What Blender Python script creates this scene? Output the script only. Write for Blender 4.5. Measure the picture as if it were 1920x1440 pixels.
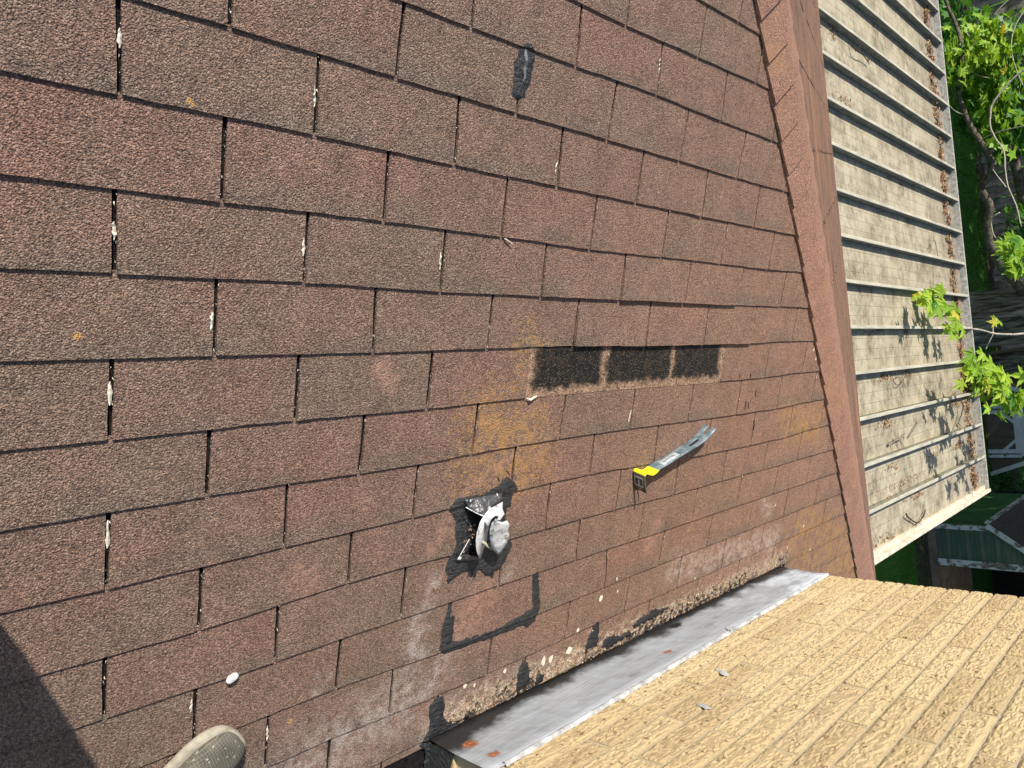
import bpy, bmesh, math, random
from mathutils import Vector, Matrix, noise
from mathutils.bvhtree import BVHTree
from mathutils.geometry import tessellate_polygon
random.seed(7)
R = math.radians
for o in list(bpy.data.objects): bpy.data.objects.remove(o)
sc = bpy.context.scene
COL = sc.collection

# ------------------------------------------------------------------ camera, light, exposure
CW = Vector((-0.3244, -0.5958, 1.0439))
RW = Matrix(((0.7193775957, -0.0917999500, 0.6885264294),
             (-0.0531706571, -0.9955977496, -0.0771880960),
             (0.6925812270, 0.0189179842, -0.7210917898)))
FPX = 1353.2
cam = bpy.data.objects.new('camera', bpy.data.cameras.new('camera')); COL.objects.link(cam)
xa, ya, za = RW[0].normalized(), -RW[1].normalized(), -RW[2].normalized()
cam.matrix_world = Matrix.Translation(CW) @ Matrix((xa, ya, za)).transposed().to_4x4()
cam.data.sensor_width = 36; cam.data.lens = FPX / 1920 * 36
cam.data.clip_start = 0.02; cam.data.clip_end = 500
sc.camera = cam

SUN_EL = R(48)
SH = Vector((0.43, -0.90, 0)).normalized()               # horizontal heading of the shadows
SUN = Vector((SH.x * math.cos(SUN_EL), SH.y * math.cos(SUN_EL), -math.sin(SUN_EL)))
w = bpy.data.worlds.new('World'); sc.world = w; w.use_nodes = True
nt = w.node_tree; bg = nt.nodes['Background']
sky = nt.nodes.new('ShaderNodeTexSky'); sky.sky_type = 'NISHITA'; sky.sun_disc = False
sky.sun_elevation = SUN_EL; sky.sun_rotation = math.atan2(-SH.x, -SH.y)
nt.links.new(sky.outputs[0], bg.inputs[0]); bg.inputs[1].default_value = 0.10
sl = bpy.data.lights.new('sun', 'SUN'); sl.energy = 4.2; sl.angle = R(0.53); sl.color = (1, 0.94, 0.84)
so = bpy.data.objects.new('sun', sl); COL.objects.link(so)
so.rotation_euler = SUN.to_track_quat('-Z', 'Y').to_euler(); so.location = (0, 0, 20)
sc.view_settings.view_transform = 'Standard'; sc.view_settings.look = 'None'
sc.view_settings.exposure = 0.84; sc.view_settings.gamma = 1; sc.view_settings.use_curve_mapping = False
sc.render.engine = 'CYCLES'

# ------------------------------------------------------------------ coordinates
TH = R(19.3); CT, ST = math.cos(TH), math.sin(TH)
TU, CV = 0.3048, 0.127                                    # tab width, course height
def W(u, v, h=0.0): return Vector((u, -CT * v - ST * h, -ST * v + CT * h))   # roof plane (metres) -> world
def ray(px, py):
    a, b = (px - 960) / FPX, (py - 720) / FPX
    return RW[0] * a + RW[1] * b + RW[2]
def at_roof(px, py, h=0.0):
    d = ray(px, py); n = Vector((0, -ST, CT)); t = (h - CW.dot(n)) / d.dot(n); return CW + d * t
def uv_of(px, py):
    p = at_roof(px, py); return (p.x, -CT * p.y - ST * p.z)
def at_x(px, py, x): d = ray(px, py); return CW + d * ((x - CW.x) / d.x)
def at_y(px, py, y): d = ray(px, py); return CW + d * ((y - CW.y) / d.y)
def at_z(px, py, z): d = ray(px, py); return CW + d * ((z - CW.z) / d.z)
def to_px(p):
    q = RW @ (p - CW)
    return (q.x / q.z * FPX + 960, q.y / q.z * FPX + 720) if q.z > 0.05 else None

# ------------------------------------------------------------------ object helpers
def tag(o, label=None, cat=None, group=None, kind=None):
    if label: o['label'] = label
    if cat: o['category'] = cat
    if group: o['group'] = group
    if kind: o['kind'] = kind
    return o
def empty(name, loc=(0, 0, 0)):
    o = bpy.data.objects.new(name, None); COL.objects.link(o); o.location = loc; o.empty_display_size = 0.1
    return o
def link(name, me, parent=None):
    o = bpy.data.objects.new(name, me); COL.objects.link(o)
    if parent:
        o.parent = parent
        if parent.type == 'EMPTY': o.location = -Vector(parent.location)
    return o
class MB:
    def __init__(s): s.v = []; s.f = []; s.m = []
    def add(s, vs, fs, mi=0):
        b = len(s.v); s.v += [tuple(v) for v in vs]; s.f += [tuple(i + b for i in f) for f in fs]; s.m += [mi] * len(fs)
    def box(s, x0, x1, y0, y1, z0, z1, T=None, mi=0):
        vs = [Vector((x, y, z)) for x in (x0, x1) for y in (y0, y1) for z in (z0, z1)]
        if T: vs = [T(v) for v in vs]
        s.add(vs, [(0, 1, 3, 2), (4, 6, 7, 5), (0, 4, 5, 1), (2, 3, 7, 6), (0, 2, 6, 4), (1, 5, 7, 3)], mi)
    def tube(s, pts, rads, n=8, mi=0):
        rings = []; up = Vector((0, 0, 1))
        for i, p in enumerate(pts):
            p = Vector(p); d = (Vector(pts[min(i + 1, len(pts) - 1)]) - Vector(pts[max(i - 1, 0)])).normalized()
            a = d.cross(up); a = a.normalized() if a.length > 0.05 else d.cross(Vector((0, 1, 0))).normalized(); b = d.cross(a)
            rings.append([p + (a * math.cos(2 * math.pi * k / n) + b * math.sin(2 * math.pi * k / n)) * rads[i] for k in range(n)])
        vs = [v for r in rings for v in r]; fs = []
        for i in range(len(pts) - 1):
            for k in range(n): fs.append((i * n + k, i * n + (k + 1) % n, (i + 1) * n + (k + 1) % n, (i + 1) * n + k))
        fs.append(tuple(range(n))[::-1]); fs.append(tuple((len(pts) - 1) * n + k for k in range(n)))
        s.add(vs, fs, mi)
    def mesh(s, name, mats, smooth=False):
        me = bpy.data.meshes.new(name); me.from_pydata(s.v, [], s.f)
        for m in (mats if isinstance(mats, (list, tuple)) else [mats]): me.materials.append(m)
        if any(s.m):
            for p, i in zip(me.polygons, s.m): p.material_index = i
        if smooth:
            for p in me.polygons: p.use_smooth = True
        me.validate(); me.update(); return me
    def build(s, name, mats, parent=None, smooth=False): return link(name, s.mesh(name, mats, smooth), parent)
def bevel(o, wd=0.003, seg=1):
    m = o.modifiers.new('bevel', 'BEVEL'); m.width = wd; m.segments = seg; m.limit_method = 'ANGLE'; return o
def catmull(pts, n=6):
    P = [Vector(p) for p in pts]; P = [P[0] * 2 - P[1]] + P + [P[-1] * 2 - P[-2]]; out = []
    for i in range(1, len(P) - 2):
        for k in range(n):
            t = k / n; a, b, c, d = P[i - 1:i + 3]
            out.append(0.5 * ((2 * b) + (c - a) * t + (2 * a - 5 * b + 4 * c - d) * t * t + (3 * b - a - 3 * c + d) * t ** 3))
    out.append(P[-2]); return out

# ------------------------------------------------------------------ material helpers
class N:
    def __init__(s, name, rough=0.85, spec=0.3):
        s.mat = bpy.data.materials.new(name); s.mat.use_nodes = True; s.t = s.mat.node_tree
        s.b = s.t.nodes['Principled BSDF']; s.set('Roughness', rough); s.set('Specular IOR Level', spec)
        s._p = None
    def set(s, k, v):
        if hasattr(v, 'is_linked') or hasattr(v, 'links'): s.t.links.new(v, s.b.inputs[k])
        else: s.b.inputs[k].default_value = v
    def n(s, ty, **kw):
        x = s.t.nodes.new(ty)
        for k, v in kw.items(): setattr(x, k, v)
        return x
    def inp(s, x, i, v):
        if v is None: return
        if hasattr(v, 'is_linked'): s.t.links.new(v, x.inputs[i])
        else: x.inputs[i].default_value = v
    def m(s, op, a, b=None, c=None, clamp=False):
        x = s.n('ShaderNodeMath', operation=op); x.use_clamp = clamp
        s.inp(x, 0, a); s.inp(x, 1, b); s.inp(x, 2, c); return x.outputs[0]
    def vm(s, op, a, b=None, sc=None):
        x = s.n('ShaderNodeVectorMath', operation=op); s.inp(x, 0, a); s.inp(x, 1, b)
        if sc is not None: s.inp(x, 'Scale', sc)
        return x.outputs['Value'] if op in ('DOT_PRODUCT', 'LENGTH', 'DISTANCE') else x.outputs[0]
    def pos(s):
        if not s._p: s._p = s.n('ShaderNodeNewGeometry').outputs['Position']
        return s._p
    def xyz(s, v): return s.n_sep(v)
    def n_sep(s, v):
        x = s.n('ShaderNodeSeparateXYZ'); s.inp(x, 0, v); return x.outputs
    def comb(s, a, b, c):
        x = s.n('ShaderNodeCombineXYZ'); s.inp(x, 0, a); s.inp(x, 1, b); s.inp(x, 2, c); return x.outputs[0]
    def noise(s, v, scale, detail=3, rough=0.5, col=False, dist=0.0):
        x = s.n('ShaderNodeTexNoise'); s.inp(x, 'Vector', v); s.inp(x, 'Scale', scale); s.inp(x, 'Detail', detail); s.inp(x, 'Roughness', rough); s.inp(x, 'Distortion', dist)
        return x.outputs['Color' if col else 'Fac']
    def vor(s, v, scale, out='Color', feat='F1', rnd=1.0):
        x = s.n('ShaderNodeTexVoronoi', feature=feat); s.inp(x, 'Vector', v); s.inp(x, 'Scale', scale); s.inp(x, 'Randomness', rnd)
        return x.outputs[out]
    def ramp(s, f, stops, mode='LINEAR'):
        x = s.n('ShaderNodeValToRGB'); x.color_ramp.interpolation = mode; s.inp(x, 0, f)
        e = x.color_ramp.elements
        while len(e) < len(stops): e.new(0.5)
        for el, (p, c) in zip(e, stops): el.position = p; el.color = (c, c, c, 1) if isinstance(c, (int, float)) else (*c, 1)
        return x.outputs[0]
    def ss(s, v, a, b):
        x = s.n('ShaderNodeMapRange', interpolation_type='SMOOTHSTEP'); s.inp(x, 0, v); s.inp(x, 1, a); s.inp(x, 2, b); return x.outputs[0]
    def mix(s, f, a, b, bl='MIX'):
        x = s.n('ShaderNodeMix', data_type='RGBA', blend_type=bl); x.clamp_factor = True
        s.inp(x, 0, f)
        for i, v in ((6, a), (7, b)):
            if isinstance(v, (tuple, list)): v = (*v, 1)
            elif isinstance(v, (int, float)): v = (v, v, v, 1)
            s.inp(x, i, v)
        return x.outputs[2]
    def bump(s, h, dist=0.003, strength=1.0, nrm=None):
        x = s.n('ShaderNodeBump'); s.inp(x, 'Height', h); s.inp(x, 'Distance', dist); s.inp(x, 'Strength', strength)
        if nrm: s.t.links.new(nrm, x.inputs['Normal'])
        return x.outputs[0]
    def capsule(s, P, a, b, r0, r1):
        """1 inside r0, 0 beyond r1 of the segment a-b, in (u, v) metres"""
        a3, b3 = Vector((a[0], a[1], 0)), Vector((b[0], b[1], 0)); ba = b3 - a3
        pa = s.vm('SUBTRACT', P, tuple(a3))
        if ba.length > 1e-5:
            h = s.m('DIVIDE', s.vm('DOT_PRODUCT', pa, tuple(ba)), ba.length_squared, clamp=True)
            x = s.n('ShaderNodeVectorMath', operation='SCALE'); x.inputs[0].default_value = ba; s.t.links.new(h, x.inputs['Scale'])
            pa = s.vm('SUBTRACT', pa, x.outputs[0])
        d = s.vm('LENGTH', pa)
        return s.ss(d, r1, r0)
    def union(s, l):
        r = l[0]
        for x in l[1:]: r = s.m('MAXIMUM', r, x)
        return r

# ------------------------------------------------------------------ shingle materials
def px2(*q): return uv_of(*q)
def shingle_material(name, kind='tab'):
    k = N(name, 0.9, 0.25)
    P = k.pos(); x, y, z = k.n_sep(P)
    v = k.vm('DOT_PRODUCT', P, (0, -CT, -ST)); UV = k.comb(x, v, 0.0)
    rnd = k.n('ShaderNodeObjectInfo').outputs['Random']
    if kind == 'hip': rnd = k.noise(P, 3.3, 1)
    warp = k.vm('SCALE', k.vm('SUBTRACT', k.noise(P, 22, 3, 0.6, True), (0.5, 0.5, 0.5)), None, 0.06)
    big = k.noise(P, 3.2, 2, 0.5); mid = k.noise(P, 9.0, 3, 0.6); m2 = k.noise(k.vm('ADD', P, (7.3, 1.1, 3.7)), 6.0, 3, 0.55)
    f = k.m('ADD', k.m('MULTIPLY', rnd, 0.24), k.m('ADD', k.m('MULTIPLY', mid, 0.60), k.m('MULTIPLY', big, 0.40)))
    f = k.m('SUBTRACT', f, 0.12)
    c = k.ramp(f, [(0.15, (0.164, 0.122, 0.088)), (0.36, (0.174, 0.115, 0.084)), (0.52, (0.184, 0.114, 0.084)), (0.70, (0.204, 0.114, 0.085)), (0.92, (0.228, 0.110, 0.082))])
    # warmer, redder towards the hip
    warm = k.ss(x, 0.2, 3.4)
    c = k.mix(k.m('MULTIPLY', warm, 0.72), c, (0.320, 0.172, 0.108))
    if kind in ('hip', 'far'): c = k.mix(0.5, c, (0.38, 0.19, 0.125) if kind == 'hip' else (0.20, 0.105, 0.068))
    # dark band towards the butt of some tabs
    if kind == 'tab':
        fr = k.m('FRACT', k.m('DIVIDE', v, CV)); band = k.m('MULTIPLY', k.ss(fr, 0.55, 0.98), k.ss(m2, 0.40, 0.62))
        c = k.mix(k.m('MULTIPLY', band, 0.45), c, (0.115, 0.105, 0.078))
    # granules
    g1 = k.n_sep(k.vor(P, 520, 'Color')); g2 = k.n_sep(k.vor(P, 310, 'Color'))
    amp = k.m('ADD', k.m('MULTIPLY', k.m('POWER', g1[0], 2.0), 1.05), k.m('MULTIPLY', g2[1], 0.42))
    amp = k.m('ADD', amp, 0.42)
    wear = k.m('ADD', k.m('MULTIPLY', k.noise(k.vm('MULTIPLY', P, (16, 9, 16)), 1, 4, .65), .7), .65); amp = k.m('MULTIPLY', amp, wear)
    c = k.mix(1.0, c, k.comb(amp, amp, amp), 'MULTIPLY')
    pale = k.m('GREATER_THAN', g1[2], 0.93); c = k.mix(k.m('MULTIPLY', pale, 0.42), c, (0.46, 0.36, 0.28))
    darkg = k.m('LESS_THAN', g2[2], 0.14); c = k.mix(k.m('MULTIPLY', darkg, 0.42), c, (0.03, 0.024, 0.02))
    gn = k.noise(P, 520, 2, 0.7); gm = k.noise(P, 150, 3, 0.6)
    UVw = k.vm('ADD', UV, warp)
    if kind == 'tab':
        C = lambda a, b, r0, r1: k.capsule(UVw, px2(*a), px2(*b), r0, r1)
        # orange lichen: many granule-sized spots inside soft fields
        lf = k.union([C((905, 780), (985, 800), 0.01, 0.13), C((990, 855), (975, 870), 0.01, 0.07), C((870, 890), (1010, 870), 0.0, 0.11),
                      C((900, 770), (930, 880), 0.0, 0.12), C((985, 640), (1010, 700), 0, 0.09), C((1520, 790), (1490, 800), 0.0, 0.10), C((1560, 1010), (1600, 1060), 0.0, 0.14)])
        dd = k.vor(k.vm('ADD', P, warp), 95, 'Distance'); li = k.n_sep(k.vor(k.vm('ADD', P, warp), 95, 'Color'))
        lt = k.m('SUBTRACT', 1.0, k.m('MULTIPLY', lf, 1.12))
        spot = k.m('MULTIPLY', k.m('GREATER_THAN', li[0], lt), k.ss(dd, 0.55, 0.25))
        spot = k.m('MULTIPLY', spot, k.ss(gn, 0.40, 0.55))
        # stray spots all over
        d3 = k.vor(P, 9, 'Distance'); l3 = k.n_sep(k.vor(P, 9, 'Color'))
        stray = k.m('MULTIPLY', k.m('GREATER_THAN', l3[1], 0.76), k.m('LESS_THAN', k.m('ADD', d3, k.m('MULTIPLY', gm, 0.12)), 0.115))
        lich = k.m('MAXIMUM', k.m('MULTIPLY', spot, 0.8), k.m('MULTIPLY', stray, k.ss(gn, 0.35, 0.5)))
        c = k.mix(k.m('MULTIPLY', lich, 0.85), c, (0.50, 0.27, 0.075))
        # broad rusty / ochre washes and the pale red drag arc beside the vent
        och = k.union([C((1470, 790), (1530, 800), 0, 0.15), C((1500, 1010), (1600, 1060), 0.05, 0.30), C((925, 800), (985, 860), 0.0, 0.16)])
        c = k.mix(k.m('MULTIPLY', och, k.m('MULTIPLY', k.ss(k.noise(P, 26, 4, .65), .38, .66), 0.62)), c, (0.44, 0.235, 0.07))
        arc = k.union([C((835, 985), (800, 1035), 0.0, 0.035), C((835, 985), (880, 905), 0.0, 0.028), C((880, 905), (960, 855), 0.0, 0.02), C((715, 680), (725, 720), 0.0, 0.035), C((560, 1080), (575, 1100), 0.0, 0.06),
                       C((1230, 985), (1215, 1020), 0.0, 0.05), C((900, 1130), (860, 1180), 0.0, 0.10)])
        c = k.mix(k.m('MULTIPLY', k.m('MULTIPLY', arc, k.ss(k.noise(P, 45, 4, .7), .36, .62)), k.m('MULTIPLY', gn, 0.9)), c, (0.50, 0.265, 0.19))
        # chalky grey runs
        wh = k.union([C((815, 1095), (760, 1190), 0.0, 0.045), C((945, 1075), (960, 1065), 0.0, 0.03), C((835, 1240), (780, 1310), 0.0, 0.06), C((740, 1330), (560, 1440), 0.0, 0.16),
                      C((780, 1200), (760, 1300), 0.0, 0.07), C((1430, 940), (1440, 960), 0.0, 0.05), C((600, 1270), (590, 1300), 0.0, 0.03), C((1260, 1065), (1450, 1010), 0.0, 0.10), C((820, 1360), (1000, 1270), 0.0, 0.12)])
        c = k.mix(k.m('MULTIPLY', k.m('MULTIPLY', wh, k.ss(k.noise(P, 34, 4, .7), .36, .66)), k.ss(gn, 0.36, 0.70)), c, (0.60, 0.53, 0.47))
        # cream crust of lichen along the foot of the chimney
        dc = k.m('SUBTRACT', 1.547, v)
        inx = k.m('MULTIPLY', k.ss(x, 0.70, 0.80), k.ss(x, 2.85, 2.65))
        cr = k.m('MULTIPLY', k.ss(k.m('ADD', dc, k.m('MULTIPLY', k.m('SUBTRACT', k.noise(P, 40, 4, .7), 0.5), 0.22)), 0.118, 0.055), inx)
        crf = k.m('MULTIPLY', cr, k.ss(k.noise(P, 230, 3, 0.7), 0.36, 0.50))
        c = k.mix(crf, c, k.ramp(k.noise(P, 70, 2), [(0.40, (0.62, 0.50, 0.36)), (0.66, (0.44, 0.26, 0.15))]))
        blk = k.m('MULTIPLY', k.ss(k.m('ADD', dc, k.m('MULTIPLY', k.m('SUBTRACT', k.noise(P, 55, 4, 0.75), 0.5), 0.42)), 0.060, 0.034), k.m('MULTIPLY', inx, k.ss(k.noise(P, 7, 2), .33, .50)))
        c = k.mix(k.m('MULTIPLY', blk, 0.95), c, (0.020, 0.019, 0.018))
    elif kind == 'bare':
        # protected headlap: black granules with dusty joints and a dusty lower lip
        jo = k.union([k.capsule(UVw, px2(1134, 655), px2(1128, 722), 0.000, 0.026), k.capsule(UVw, px2(1262, 655), px2(1254, 714), 0.000, 0.022),
                      k.capsule(UVw, px2(996, 655), px2(988, 735), 0.002, 0.034), k.capsule(UVw, px2(1354, 655), px2(1348, 712), 0.002, 0.036), k.capsule(UVw, px2(985, 742), px2(1350, 712), 0.006, 0.027)])
        jo = k.m('MULTIPLY', jo, k.ss(gm, 0.25, 0.55))
        blk = k.mix(k.m('MULTIPLY', k.m('GREATER_THAN', g1[2], 0.91), 0.7), (0.010, 0.009, 0.008), (0.20, 0.15, 0.10))
        blk = k.mix(k.m('MULTIPLY', k.ss(k.noise(P, 30, 4, .7), 0.48, 0.72), 0.3), blk, (0.12, 0.075, 0.045))
        c = k.mix(jo, blk, k.mix(1.0, (0.36, 0.23, 0.15), k.comb(amp, amp, amp), 'MULTIPLY'))
    if kind == 'far':
        gs = k.noise(k.vm('MULTIPLY', P, (30, 3, 30)), 1, 4, .7); c = k.mix(k.m('MULTIPLY', k.ss(gs, .48, .62), .7), c, (0.085, 0.055, 0.04))
        c = k.mix(k.m('MULTIPLY', k.ss(k.noise(k.vm('MULTIPLY', P, (8, 1.2, 8)), 1, 3, .6), .56, .70), .6), c, (0.40, 0.19, 0.07))
    if kind == 'hip':
        c = k.mix(k.m('MULTIPLY', k.ss(k.noise(P, 5, 3, .6), .55, .72), .5), c, (0.36, 0.20, 0.10))
    k.set('Base Color', c)
    h = k.m('ADD', k.m('MULTIPLY', k.vor(P, 380, 'Distance'), -0.7), k.m('MULTIPLY', k.noise(P, 270, 2, 0.6), 1.3))
    h = k.m('ADD', h, k.m('MULTIPLY', k.noise(P, 18, 2), 1.5))
    if kind == 'tab': h = k.m('ADD', h, k.m('MULTIPLY', crf, 1.8))
    k.set('Normal', k.bump(h, 0.0029, 1.0))
    k.set('Roughness', k.m('SUBTRACT', 0.95, k.m('MULTIPLY', g1[1], 0.35)))
    return k.mat
M_TAB = shingle_material('asphalt_shingle'); M_HIP = shingle_material('hip_shingle', 'hip'); M_FAR = shingle_material('hip_end_shingle', 'far'); M_BARE = shingle_material('bare_underlayer', 'bare')

def simple(name, col, rough=0.8, spec=0.3, var=0.25, scale=8, bump=0.0, bscale=40, stretch=None, metal=0.0, col2=None, detail=4):
    k = N(name, rough, spec); P = k.pos()
    if stretch: P = k.vm('MULTIPLY', P, stretch)
    n = k.noise(P, scale, detail, 0.6)
    c2 = col2 or tuple(a * (1 - var * 1.6) for a in col); c1 = tuple(min(1, a * (1 + var * 0.6)) for a in col)
    k.set('Base Color', k.ramp(n, [(0.3, c2), (0.7, c1)]))
    if bump: k.set('Normal', k.bump(k.noise(P, bscale, 4, 0.65), bump, 1.0))
    k.set('Metallic', metal); return k.mat
def tar_material():
    k = N('roofing_tar', 0.42, 0.5); P = k.pos()
    k.set('Base Color', k.ramp(k.noise(P, 60, 4, 0.7), [(0.35, (0.012, 0.012, 0.013)), (0.6, (0.022, 0.023, 0.024)), (0.8, (0.07, 0.065, 0.06))]))
    k.set('Normal', k.bump(k.m('ADD', k.noise(P, 90, 4, 0.7), k.m('ADD', k.m('MULTIPLY', k.noise(P, 380, 2), 0.25), k.m('MULTIPLY', k.noise(k.vm('MULTIPLY', P, (25, 110, 110)), 1, 3, .6), .8))), 0.009, 1.0))
    k.set('Roughness', k.ramp(k.noise(P, 130, 3), [(0.35, 0.28), (0.7, 0.75)])); return k.mat
M_TAR = tar_material()
M_FELT = simple('black_underlayer', (0.018, 0.016, 0.015), 0.95, 0.1, 0.4, 60, 0.003, 300)

# ------------------------------------------------------------------ the house and its roof
house = tag(empty('house', (4.0, 3.0, -3.5)), 'house with worn brown shingle roof, mitred hip edge and wide tan brick chimney', 'house')
HX = 2.20                                                  # the hip runs along x + y = HX
EAVE_Y, EAVE_X, RIDGE_Y = -2.73, 4.95, 3.0
TT = math.tan(TH)
# measured slots (tab units, course, px) nudge the regular grid: real courses are laid by hand
MEAS = [(0,1,221.7,178),(1,1,586.7,251.7),(2,1,848.3,310),(3,1,1041.7,348.3),(4,1,1188.3,380),(5,1,1311.7,405),(6,1,1410,425),
 (.5,0,426.7,50),(1.5,0,740,145),(2.5,0,963,211.7),(3.5,0,1135,261.7),(4.5,0,1270,301.7),(5.5,0,1378.3,333.3),
 (2,-1,880,51.7),(3,-1,1076.7,123.3),(4,-1,1228.3,176.7),(5,-1,1348.3,226.7),(6,-1,1445,263.3),
 (3.5,-2,1170,48.3),(4.5,-2,1305.7,106.7),(5.5,-2,1415,155),(5,-3,1381.7,41.7),(.5,2,411.7,378.3),(1.5,2,716.7,413.3),(2.5,2,936.7,443.3),(3.5,2,1101.7,466.7),
 (0,3,213,511),(1,3,566,528),(2,3,822,546),(.5,4,398,665),(1.5,4,697,660),(2.5,4,910,652),(3.5,4,1070,647),(4.5,4,1204,646.6),(5.5,4,1313,645),(0,5,203,823),(1,5,550,786),(2,5,797,765),(3,5,984,744),(6,5,1347,714.7),
 (.5,6,385,928),(3.5,6,1044.8,821.6),(4.5,6,1177,803),(5.5,6,1286.7,787.8),(6.5,6,1376.7,776.6),(0,7,197,1102),(1,7,530,1023.3),(4,7,1102,887.7),(5,7,1222,866.6),(6,7,1319,851),(7,7,1403.4,834),
 (.5,8,370,1180),(1.5,8,650,1090),(4.5,8,1150.3,953.8),(5.5,8,1260.6,925.6),(6.5,8,1351.4,899.5),(0,9,193.3,1343.3),(1,9,513.3,1238.3),(2,9,748,1158),(3,9,932,1095),(1.5,10,626.7,1288.3),(2.5,10,834,1217),(3.5,10,1002,1150)]
CORR = []
for uu, vv, px, py in MEAS:
    a, b = uv_of(px, py); CORR.append((uu * TU, vv * CV, max(-.02, min(.02, a - uu * TU)), max(-.02, min(.02, b - vv * CV))))
def nudge(u, v):
    sw = 0.012; su = sv = 0.0
    for a, b, du, dv in CORR:
        q = ((u - a) / 0.19) ** 2 + ((v - b) / 0.075) ** 2
        if q < 9: e = math.exp(-q); sw += e; su += e * du; sv += e * dv
    return u + su / sw, v + sv / sw
def clip(poly, f):
    out = []
    for i in range(len(poly)):
        a, b = poly[i], poly[(i + 1) % len(poly)]; fa, fb = f(a), f(b)
        if fa >= 0: out.append(a)
        if fa * fb < 0: t = fa / (fa - fb); out.append((a[0] + (b[0] - a[0]) * t, a[1] + (b[1] - a[1]) * t))
    return out
LIFT = {(4, 3): .006, (4, 4): .006, (4, 5): .005, (3, 3): .003, (3, 4): .006, (3, 5): .005, (7, 5): .002}
def tab_poly(r, ui, seed):
    """outline of the exposed tab of course r between slots ui and ui + 1 (metres, roof plane)"""
    rs = random.Random(seed); g = 0.0034 + rs.random() * 0.0012
    if ui > 2.4: g *= 0.88
    off = 0.5 if r % 2 == 0 else 0.0
    u0, u1 = (ui + off) * TU + g, (ui + off + 1) * TU - g
    v0, v1 = (r - 1) * CV - 0.004, r * CV
    skew = rs.uniform(-.0015, .0015)
    p = [(u0, v0), (u1, v0)]
    for k in range(1, 4): p.append((u1 + rs.uniform(-.0007, .0007) , v0 + (v1 - v0) * k / 4))
    n = 7
    for k in range(n + 1): p.append((u1 + (u0 - u1) * k / n, v1 + skew * (k / n - .5) + rs.uniform(-.0009, .0009)))
    for k in range(3, 0, -1): p.append((u0 + rs.uniform(-.0007, .0007), v0 + (v1 - v0) * k / 4))
    return [nudge(*q) for q in p]
def slab(mb, poly, hfun, base=-0.001):
    n = len(poly); top = [W(a, b, hfun(a, b)) for a, b in poly]; bot = [W(a, b, base) for a, b in poly]
    mb.add(top + bot, [tuple(range(n))[::-1]] + [(i, (i + 1) % n, n + (i + 1) % n, n + i) for i in range(n)])
HIPCUT = lambda p: HX + CT * p[1] - 0.045 - p[0]
CH_X0, CH_X1, CH_Y0, CH_Y1 = 0.765, 2.69, -1.46, -2.06     # chimney footprint
def in_chimney(u, v):
    y = -CT * v; return CH_X0 + .02 < u < CH_X1 - .02 and CH_Y1 + .02 < y < CH_Y0 - .02
MISSING = {(5, 3), (5, 4), (5, 5)}
deck = MB()
rx = HX - RIDGE_Y
cx0 = -6.0
deck.add([W(cx0, -RIDGE_Y / CT, -.004), W(cx0, -EAVE_Y / CT, -.004), W(HX - EAVE_Y, -EAVE_Y / CT, -.004), W(rx, -RIDGE_Y / CT, -.004)], [(0, 1, 2, 3)])
zr, ze = RIDGE_Y * TT, EAVE_Y * TT
BY = 2 * RIDGE_Y - EAVE_Y
deck.add([(rx, RIDGE_Y, zr - .004), (EAVE_X, EAVE_Y, ze - .004), (EAVE_X, BY, ze - .004)], [(0, 1, 2)])
deck.add([(rx, RIDGE_Y, zr - .004), (EAVE_X, BY, ze - .004), (cx0, BY, ze - .004), (cx0, RIDGE_Y, zr - .004)], [(0, 1, 2, 3)])
roof = deck.build('roof', M_FELT, house)
cands = []
for r in range(-23, 23):
    for ui in range(-20, 18):
        off = 0.5 if r % 2 == 0 else 0.0
        uc, vc = (ui + off + .5) * TU, (r - .5) * CV
        if uc < cx0 or (r, ui) in MISSING or in_chimney(uc, vc): continue
        if HX + CT * vc - uc < -TU: continue
        p = to_px(W(uc, vc)); d = 1e9
        if p: d = math.hypot(p[0] - 960, (p[1] - 720) * 1.2)
        cands.append((d, r, ui))
cands.sort(); rest = MB(); bvh = MB(); ntab = 0
for i, (d, r, ui) in enumerate(cands):
    poly = tab_poly(r, ui, r * 101 + ui); poly = clip(poly, HIPCUT)
    off = 0.5 if r % 2 == 0 else 0.0
    # cut away what the chimney stands on
    if len(poly) < 3: continue
    xs = [q[0] for q in poly]; vs = [q[1] for q in poly]; vface = -CH_Y0 / CT
    if max(xs) > CH_X0 + .01 and min(xs) < CH_X1 and max(vs) > vface + .003 and min(vs) < -CH_Y1 / CT - .05:
        if min(vs) < vface - .02: poly = clip(poly, lambda q: vface + .002 - q[1])
        elif sum(xs) / len(xs) < 1.6: poly = clip(poly, lambda q: CH_X0 + .003 - q[0])
        else: poly = clip(poly, lambda q: q[0] - CH_X1 + .003)
    if len(poly) < 3: continue
    lf = LIFT.get((r, ui), 0); vb = r * CV
    rq = random.Random(r * 31 + ui * 7); cu0, cu1 = max(0, rq.gauss(0, .0009)), max(0, rq.gauss(0, .0009)); um = (ui + off + .5) * TU
    hf = (lambda vb, lf, cu0, cu1, um: lambda a, b: 0.0022 + (0.0047 + lf) * max(0, (b - vb + CV) / CV) + max(0, (b - vb + CV) / CV) ** 3 * (cu0 * max(0, (um - a) / TU * 2) ** 2 + cu1 * max(0, (a - um) / TU * 2) ** 2))(vb, lf, cu0, cu1, um)
    slab(bvh, poly, hf)
    if ntab < 296 and d < 1500:
        mb = MB(); slab(mb, poly, hf); mb.build('shingle', M_TAB, roof); ntab += 1
    else: slab(rest, poly, hf)
o = rest.build('shingle', M_TAB, roof); o['kind'] = 'stuff'
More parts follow.
